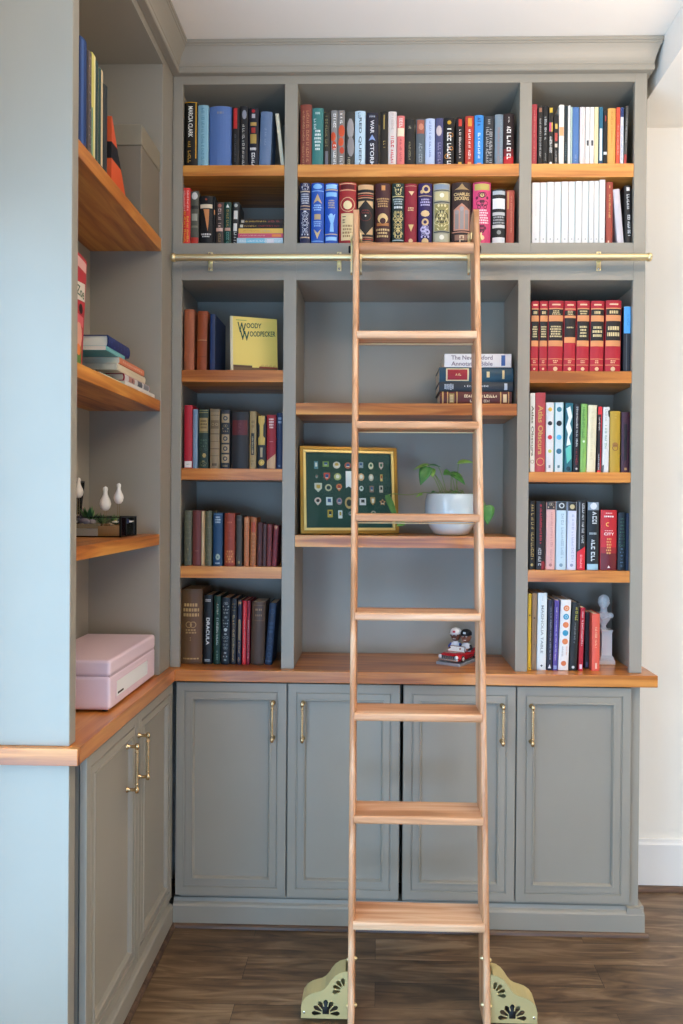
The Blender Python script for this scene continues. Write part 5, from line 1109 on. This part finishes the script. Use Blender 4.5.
for i, (zx, zy, k, w, h, c) in enumerate(bspec):
    X_, Z_ = gx(zx, zy); w *= Wf/630; h *= Hf/567; w /= 2*.62; h /= 2*.62; w *= 1.12; h *= 1.08
    g = MB(); m = mat(c, .35, .1, 1.15); m2 = mat(random.Random(i).choice(['#c9a54c', '#3f5c8a', '#a83a35', '#e9e4da', '#3d6e4c', '#222222']), .35)
    if k == 'rect': pts = [(-w, -h), (w, -h), (w, h), (-w, h)]
    elif k == 'shield': pts = [(0, -h), (w, -h*.2), (w, h), (-w, h), (-w, -h*.2)]
    elif k == 'ribbon': pts = [(-w, -h), (0, -h*.78), (w, -h), (w, h), (-w, h)]
    elif k == 'drop': pts = [(0, -h)]+[(w*cos(t), h*.25+h*.75*sin(t)) for t in [-.4+j*(pi+.8)/8 for j in range(9)]]
    elif k == 'star': pts = [((w if j % 2 == 0 else w*.5)*cos(j*pi/5+pi/2), (h if j % 2 == 0 else h*.5)*sin(j*pi/5+pi/2)) for j in range(10)]
    else: pts = [(w*cos(2*pi*j/16), h*sin(2*pi*j/16)) for j in range(16)]
    g.prism(pts, (.010, .013), m, lambda a, b, t: (X_+a, t, Z_+b))
    if k == 'ringd': g.prism([(p*.6, q*.6) for p, q in pts], (.0093, .0099), mat('#2b3c36', .5), lambda a, b, t: (X_+a, t, Z_+b))
    elif k != 'ribbon':
        g.prism([(p*.52, q*.52) for p, q in pts], (.0093, .0099), m2, lambda a, b, t: (X_+a, t, Z_+b+h*.1))
        g.box((X_-w*.5, .0091, Z_-h*.45), (X_+w*.4, .0097, Z_-h*.25), mat('#efe9dc', .5))
    g.build('badge', fr)['label'] = 'white ribbon badge' if k == 'ribbon' else ('ring shaped badge' if k == 'ringd' else 'small enamel badge')

# ---------------------------------------------------------------- potted pothos
Ypt = YS+.125
pc = onY(451, 520, Ypt); Rp = 26.2/F*Ypt
pot = empty('potted_pothos', (pc.x, Ypt, zq-.0003), 'trailing green pothos in a round pale blue-white ceramic pot', 'plant')
CER = mat('#cfdce0', .22, 0, 1, .5, .3)
zr_ = onY(451, 493.6, Ypt-Rp*.8).z-zq; 
g = MB().lathe([(.001, .0), (Rp*.52, 0), (Rp*.64, .003), (Rp*.83, zr_*.2), (Rp*.96, zr_*.42), (Rp, zr_*.62), (Rp*.98, zr_*.84), (Rp*.93, zr_*.97), (Rp*.905, zr_), (Rp*.87, zr_*.985), (Rp*.88, zr_*.9), (Rp*.85, zr_*.86)], CER, 40, (0, 0, .0004), (0, 0, 1), False); g.build('pot', pot)
g = MB().lathe([(.001, zr_*.9), (Rp*.86, zr_*.88)], mat('#3a2b20', .95), 30, (0, 0, 0), (0, 0, 1), False)
for i in range(70):
    a = rnd.uniform(0, 2*pi); q = Rp*.8*math.sqrt(rnd.random()); g.ball((q*cos(a), q*sin(a), zr_*.9), rnd.uniform(.002, .005), mat(rnd.choice(['#2e2219', '#4a3728', '#5c4633']), .95), (1, 1, .7), 4)
tag(g.build('soil', pot), None, None, None, 'stuff')
def leaf_mat(n, a, b_):
    m = bpy.data.materials.new(n); nt, b, L = nodes(m); N = nt.nodes.new
    tc = N('ShaderNodeTexCoord'); no = N('ShaderNodeTexNoise'); no.inputs['Scale'].default_value = 45; L(tc.outputs['Object'], no.inputs['Vector'])
    cr = N('ShaderNodeValToRGB'); e = cr.color_ramp.elements; e[0].position = .35; e[1].position = .7
    e[0].color = (*lin(a), 1); e[1].color = (*lin(b_), 1); L(no.outputs[0], cr.inputs[0]); L(cr.outputs[0], b.inputs['Base Color']); b.inputs['Roughness'].default_value = .35
    return m
LG1 = leaf_mat('leaf_green', '#3c7034', '#548a41'); LG2 = leaf_mat('leaf_lime', '#6c9a44', '#93b85c'); STM = mat('#7f9350', .6)
def leaf(base, tip, nrm, wid, m, fold=.25, curl=.12):
    base, tip = Vector(base), Vector(tip); d = tip-base; L = d.length; d.normalize(); n = Vector(nrm); n = (n-d*n.dot(d)).normalized(); s_ = d.cross(n)
    prof = [(-.06, .0), (-.08, .22), (-.02, .40), (.1, .49), (.25, .5), (.42, .44), (.6, .33), (.78, .19), (.92, .07), (1, 0)]
    g = MB(); vs = []; K = len(prof)
    for side in (0,):
        for t, w in prof:
            t2 = max(t, 0) if w == 0 else t
            for f in (-1, -.5, 0, .5, 1):
                tt = t if abs(f) > .6 else (t if t > .08 else .0 if abs(f) < .1 else t*.6)
                up_ = fold*w*wid*abs(f) - curl*L*(tt-.3)**2
                vs.append(base+d*L*tt+s_*w*wid*f+n*up_)
    fs = [(j*5+i, j*5+i+1, j*5+i+6, j*5+i+5) for j in range(K-1) for i in range(4)]
    g.add(vs, fs, m, True); o = g.build('leaf', pot); 
    o.data.transform(Matrix.Translation(-Vector(pot.location))); md = o.modifiers.new('s', 'SOLIDIFY'); md.thickness = .0006
    return o
def stem(pts, r=.0014):
    # smooth curve through points
    P = [Vector(p) for p in pts]; out = []
    P2 = [P[0]]+P+[P[-1]]
    for i in range(1, len(P2)-2):
        for k in range(6):
            t = k/6; a, b, c, d = P2[i-1], P2[i], P2[i+1], P2[i+2]
            out.append(.5*((2*b)+(c-a)*t+(2*a-5*b+4*c-d)*t*t+(3*b-a-3*c+d)*t**3))
    out.append(P[-1]); g = MB().tube(out, r, STM, 6); o = g.build('stem', pot); o.data.transform(Matrix.Translation(-Vector(pot.location)))
zs0 = zq+zr_*.88
def pp(zx, zy, Y): return onY(400+zx/6.83, 450+zy/6.83, Y)
for (bx, by, tx, ty, Y0, Y1, nr, wd_, m, root) in (
    (190, 100, 88, 132, 2.93, 2.90, (0, -.25, 1), .030, LG2, (-.02, 0)),       # flat leaf seen edge on
    (262, 112, 190, 100, 2.95, 2.93, (0, -.3, 1), .032, LG1, (-.012, .01)),
    (186, 122, 138, 240, 2.92, 2.90, (-.25, -1, .1), .048, LG1, (-.03, -.01)),
    (205, 130, 225, 185, 2.94, 2.91, (.3, -1, .3), .036, LG2, (-.01, 0)),
    (350, 158, 298, 165, 2.95, 2.91, (0, -.7, .7), .044, LG1, (.0, .01)),
    (345, 158, 448, 232, 2.96, 2.90, (.2, -.5, .9), .048, LG1, (.02, -.01)),
    (372, 165, 430, 205, 2.99, 2.96, (.1, -.4, .9), .034, LG2, (.03, .02)),
    (400, 88, 505, 82, 2.98, 2.95, (0, -.5, .8), .036, LG2, (.02, .02)),
    (590, 385, 600, 512, 2.93, 2.92, (.2, -1, .0), .056, LG1, None),
    (30, 500, -28, 520, 2.93, 2.93, (0, -.6, .8), .03, LG2, None)):
    b_, t_ = pp(bx, by, Y0), pp(tx, ty, Y1); leaf(b_, t_, nr, wd_, m)
    if root: rr = Vector((pc.x+root[0], Ypt+root[1], zs0)); stem([rr, rr+(b_-rr)*.55+Vector((0, 0, .012)), b_])
for i in range(26):
    a = rnd.uniform(0, 2*pi); q = Rp*rnd.uniform(.1, .7); p0 = Vector((pc.x+q*cos(a), Ypt+q*sin(a), zs0)); k = Vector((rnd.uniform(-.03, .03), rnd.uniform(-.02, .02), rnd.uniform(.012, .032)))
    stem([p0, p0+k*.6+Vector((0, 0, .006)), p0+k], .0016)
    if i % 3 == 0: leaf(p0+k, p0+k+Vector((rnd.uniform(-.02, .02), -.01, rnd.uniform(-.004, .012))), (0, -.5, 1), .016, LG1)
# trailing vines: left one runs to the frame, right one hangs behind the ladder
lip = Vector((pc.x-Rp*.92, Ypt-.01, zq+zr_+.004))
v1 = [Vector((pc.x-.02, Ypt, zs0)), lip, pp(60, 306, 2.93), pp(-50, 300, 2.93), onY(386, 497, 2.885)]
stem(v1, .0015)
leaf(onY(387.5, 497, 2.885), onY(399, 526, 2.88), (.4, -1, .2), .026, LG1); leaf(pp(150, 300, 2.93), pp(105, 322, 2.92), (0, -.6, .8), .014, LG2)
rl = Vector((pc.x+Rp*.92, Ypt-.01, zq+zr_+.004))
stem([Vector((pc.x+.02, Ypt, zs0)), rl, pp(560, 330, 2.95), pp(590, 388, 2.93)], .0015)

# ---------------------------------------------------------------- bobblehead pair in a red convertible
zc = ZC+.0006; cp = onZ(457.5, 662.5, zc)
bh = empty('bobblehead_car', (cp.x+.006, cp.y+.012, zc), 'toy red convertible carrying two small figures in baseball caps', 'figurine', None, (0, 0, radians(-33)))
# local: nose towards -y
RED = mat('#b01824', .25, 0, 1, .5, .4); CHR = mat('#d4d4d6', .25, .8); SLV = mat('#a9b0bb', .4, .3)
MB().box((-.049, -.088, 0), (.049, .085, .011), SLV, .002).build('base', bh)['label'] = 'pale grey base plate'
g = MB(); sec = [(-.082, .020, .034, .036), (-.078, .018, .040, .040), (-.05, .018, .043, .042), (-.02, .018, .043, .043), (.02, .018, .043, .043), (.055, .018, .043, .044), (.074, .019, .041, .043), (.080, .022, .036, .038)]
vs = []; fs = []
for y, zl, hw, zu in sec:
    vs += [(-hw, y, zl), (hw, y, zl), (hw*1.02, y, (zl+zu)/2), (hw*.95, y, zu-.002), (hw*.8, y, zu), (-hw*.8, y, zu), (-hw*.95, y, zu-.002), (-hw*1.02, y, (zl+zu)/2)]
for j in range(len(sec)-1):
    for i in range(8): k = (i+1) % 8; fs.append((j*8+i, j*8+k, j*8+8+k, j*8+8+i))
fs += [list(range(8)), [len(vs)-8+i for i in range(8)][::-1]]
g.add(vs, fs, RED, True)
for s_ in (-1, 1): g.box((s_*.036-.006, .03, .040), (s_*.036+.006, .082, .050), RED, .003)
g.build('car_body', bh)
g = MB().box((-.040, -.090, .017), (.040, -.081, .026), CHR, .003); g.box((-.030, -.0855, .0265), (.030, -.0815, .036), mat('#3a3d42', .4))
for k in range(7): g.box((-.027+k*.009-.001, -.087, .027), (-.027+k*.009+.001, -.085, .0355), CHR)
for s_ in (-1, 1): g.lathe([(.007, 0), (.007, .004), (.004, .006), (.0003, .0065)], mat('#eceef0', .2, .2), 14, (s_*.0335, -.083, .032), (0, -1, 0))
g.build('grille', bh)['label'] = 'chrome grille and bumper'
g = MB(); g.add([(-.036, -.026, .042), (.036, -.026, .042), (.030, -.010, .060), (-.030, -.010, .060)], [(0, 1, 2, 3)], mat('#e3e6e6', .3)); g.add([(-.036, -.024, .042), (.036, -.024, .042), (.030, -.008, .060), (-.030, -.008, .060)], [(3, 2, 1, 0)], mat('#e3e6e6', .3))
for a, b in (((-.036, -.025, .042), (.036, -.025, .042)), ((-.030, -.009, .060), (.030, -.009, .060)), ((-.036, -.025, .042), (-.030, -.009, .060)), ((.036, -.025, .042), (.030, -.009, .060))): g.cyl(a, b, .0018, CHR, 8)
g.build('windscreen', bh)
for s_ in (-1, 1):
    for y in (-.05, .052):
        g = MB().lathe([(.009, 0), (.0125, .001), (.0125, .008), (.009, .009)], BLACK, 18, (s_*.036, y, .0235), (s_, 0, 0)); g.lathe([(.0075, .009), (.006, .0105), (.0005, .011)], mat('#e8e6e0', .3, .3), 14, (s_*.036, y, .0235), (s_, 0, 0)); g.build('wheel', bh)
for (x, lab, skin, cap, brim, shirt, sleeve, tz_) in ((-.019, 'figure in a white cap and white and blue shirt', '#6b4030', '#ece9e6', '#e9e6e4', '#e9eaf0', '#2f4fa6', .0), (.021, 'figure in a black cap and grey shirt', '#8f5a44', '#15171c', '#15171c', '#c3c8d0', '#20242c', -.001)):
    f = bpy.data.objects.new('figure', None); COL.objects.link(f); f.parent = bh; f.scale = (1.22, 1.22, 1.22); f.location = (x*1.1, .014, .032+tz_); f['label'] = lab; f.rotation_euler = (0, 0, radians(8))
    g = MB().lathe([(.010, 0), (.0155, .010), (.0165, .022), (.0135, .030), (.006, .034), (.0055, .038)], mat(shirt, .5), 16, (0, 0, 0), (0, 0, 1), True, 1, .7)
    for s_ in (-1, 1): g.tube([(s_*.0125, 0, .027), (s_*.019, -.006, .018), (s_*.012, -.02, .016)], [.0052, .0048, .0036], mat(sleeve, .5), 8); g.ball((s_*.011, -.022, .0165), .004, mat(skin, .5), (1, 1, 1), 7)
    g.build('torso', f)
    g = MB(); SK = mat(skin, .4)
    g.ball((0, 0, .052), .0165, SK, (.92, .95, 1.08), 16); g.ball((0, -.0155, .051), .0032, SK, (1, 1.2, 1.1), 8)
    for s_ in (-1, 1):
        g.ball((s_*.0155, 0, .052), .0036, SK, (.5, 1, 1.2), 8); g.ball((s_*.0058, -.0146, .0555), .0024, mat('#f3f0ea', .3), (1, .5, .8), 7); g.ball((s_*.0058, -.0157, .0555), .0012, BLACK, (1, .5, 1), 6)
        g.box((s_*.0058-.0028, -.0165, .0586), (s_*.0058+.0028, -.0148, .0594), BLACK)
    g.box((-.0045, -.0158, .0435), (.0045, -.0140, .0450), mat('#efe6e0', .4))
    g.build('head', f)
    g = MB().lathe([(.0172, 0), (.0176, .004), (.0165, .010), (.012, .0155), (.005, .018), (.0005, .0185)], mat(cap, .6), 20, (0, .0008, .0585), (0, 0, 1))
    g.prism([(.014*cos(t)*1.05, -.012-.013*sin(t)) for t in [pi*i/10 for i in range(11)]], (.0585, .0600), mat(brim, .6), lambda a, b, t: (a, b, t))
    g.box((-.004, -.0185, .0635), (.004, -.0160, .0695), mat('#c22a35' if x < 0 else '#c9ccd2', .5)); g.build('cap', f)

# ---------------------------------------------------------------- white bust on a pedestal
Yb_ = 3.045; bp = onZ(607, 664, ZC+.0006); bp = onY(607.5, 650, Yb_); 
PLA = mat('#f1f0ec', .5, 0, 1)
bu = empty('bust', (min(bp.x, XWR-.031)-.008, Yb_, ZC+.0006), 'white plaster bust on a tall pedestal at the end of the book row', 'sculpture')
Hb = onY(605, 595.2, Yb_).z-ZC
g = MB(); sq = lambda w, z0, z1: g.box((-w, -w, z0), (w, w, z1), PLA, .0015)
sq(.029, 0, .019); sq(.025, .0192, .026); sq(.022, .0262, .034)
g.lathe([(.021, .0342), (.0195, .040), (.0185, .048), (.0185, .118), (.0195, .124)], PLA, 4, (0, 0, 0), (0, 0, 1)); 
g2 = MB()
g2.box((-.0185, -.0185, .0342), (.0185, .0185, .122), PLA, .002); 
g = MB()
for (w, z0, z1) in ((.029, 0, .016), (.0265, .0162, .022), (.0245, .0222, .027), (.0225, .0272, .031), (.0195, .0312, .119), (.021, .1192, .123), (.0225, .1232, .128)): g.box((-w, -w, z0), (w, w, z1), PLA, .0014)
g.build('pedestal', bu)
# one continuous figure: socle, chest, shoulders, neck, head (remeshed together)
g = MB(); s0 = .128; kz = (Hb-s0)/.126
Z = lambda q: s0+q*kz
g.lathe([(.0145, Z(0)), (.015, Z(.003)), (.0105, Z(.007)), (.0085, Z(.013)), (.012, Z(.021)), (.021, Z(.034)), (.027, Z(.047)), (.022, Z(.058)), (.012, Z(.066))], PLA, 28, (0, 0, 0), (0, 0, 1), True, 1.05, .72)
for s_ in (-1, 1): g.ball((s_*.024, .003, Z(.052)), .0125, PLA, (1.0, .85, .9), 12)
g.tube([(-.018, -.012, Z(.058)), (0, -.0185, Z(.036)), (.022, -.010, Z(.050))], .0045, PLA, 8)
g.tube([(0, .005, Z(.055)), (0, .001, Z(.085))], [.0145, .0115], PLA, 14)
g.ball((0, .001, Z(.100)), .0240, PLA, (.84, .98, 1.06), 18)
g.ball((0, -.0225, Z(.097)), .0042, PLA, (.8, 1.3, 1.7), 10); g.ball((0, -.0165, Z(.080)), .0075, PLA, (1.1, .9, .8), 10)
g.ball((0, -.0215, Z(.0875)), .0038, PLA, (1.4, .6, .5), 8)
for s_ in (-1, 1):
    g.ball((s_*.0198, .002, Z(.098)), .0046, PLA, (.5, .9, 1.4), 8); g.ball((s_*.0085, -.0215, Z(.104)), .0034, PLA, (1.5, .6, .5), 8)
for i in range(70):
    a = rnd.uniform(0, 2*pi); el = rnd.uniform(.2, 1.5)
    if sin(a) < -.2 and el < .8: continue
    g.ball((.0200*cos(a)*cos(el), .0225*sin(a)*cos(el)+.002, Z(.100)+.0245*sin(el)), .0042, PLA, (1, 1, 1), 5)
o = g.build('figure', bu, (-.008, 0, 0)); o.rotation_euler = (0, 0, radians(-25))
md = o.modifiers.new('r', 'REMESH'); md.mode = 'VOXEL'; md.voxel_size = .0011; md.use_smooth_shade = True
md = o.modifiers.new('s', 'SMOOTH'); md.iterations = 3

# ---------------------------------------------------------------- light
def area(name, loc, rot, sx, sy, power, col, spread=180):
    l = bpy.data.lights.new(name, 'AREA'); l.shape = 'RECTANGLE'; l.size = sx; l.size_y = sy; l.energy = power; l.color = col; l.spread = radians(spread)
    o = bpy.data.objects.new(name, l); COL.objects.link(o); o.location = loc; o.rotation_euler = rot; return o
SKY = (.41, .68, 1.0)
area('daylight_left_window', (-1.082, (LW[0]+LW[1])/2, (LW[2]+LW[3])/2), (0, radians(-90), 0), LW[3]-LW[2], LW[1]-LW[0], 72, SKY)
area('rear_low_fill', ((BW[0]+BW[1])/2, -3.19, (BW[2]+BW[3])/2), (radians(90), 0, 0), BW[1]-BW[0], BW[3]-BW[2], 84, (.34, .60, 1.0))  # added blue fill behind the viewer, brightens the lower cabinets
area('right_warm_fill', (3.27, (RWN[0]+RWN[1])/2, (RWN[2]+RWN[3])/2), (0, radians(90), 0), RWN[3]-RWN[2], RWN[1]-RWN[0], 20, (1, .90, .76))  # added warm fill, brightens the wall right of the bookcase
area('ceiling_fill', (1.1, 1.15, 2.42), (radians(180), 0, 0), .45, .45, 40, (1, .80, .61))  # added lamp without a fixture, out of view, brightens the ceiling
w = bpy.data.worlds.new('sky'); S.world = w; w.use_nodes = True
nt = w.node_tree; bg = nt.nodes['Background']; sk = nt.nodes.new('ShaderNodeTexSky')
sk.sky_type = 'HOSEK_WILKIE' if False else 'NISHITA'; sk.sun_disc = False; sk.sun_elevation = radians(40); sk.sun_rotation = radians(200)
nt.links.new(sk.outputs[0], bg.inputs[0]); bg.inputs[1].default_value = .05
S.view_settings.view_transform = 'Standard'; S.view_settings.look = 'None'; S.view_settings.gamma = 1; S.view_settings.use_curve_mapping = False
S.view_settings.exposure = 0.74
S.cycles.use_denoising = True; S.cycles.max_bounces = 8; S.cycles.diffuse_bounces = 5; S.cycles.caustics_reflective = False; S.cycles.caustics_refractive = False
S.cycles.sample_clamp_indirect = 6
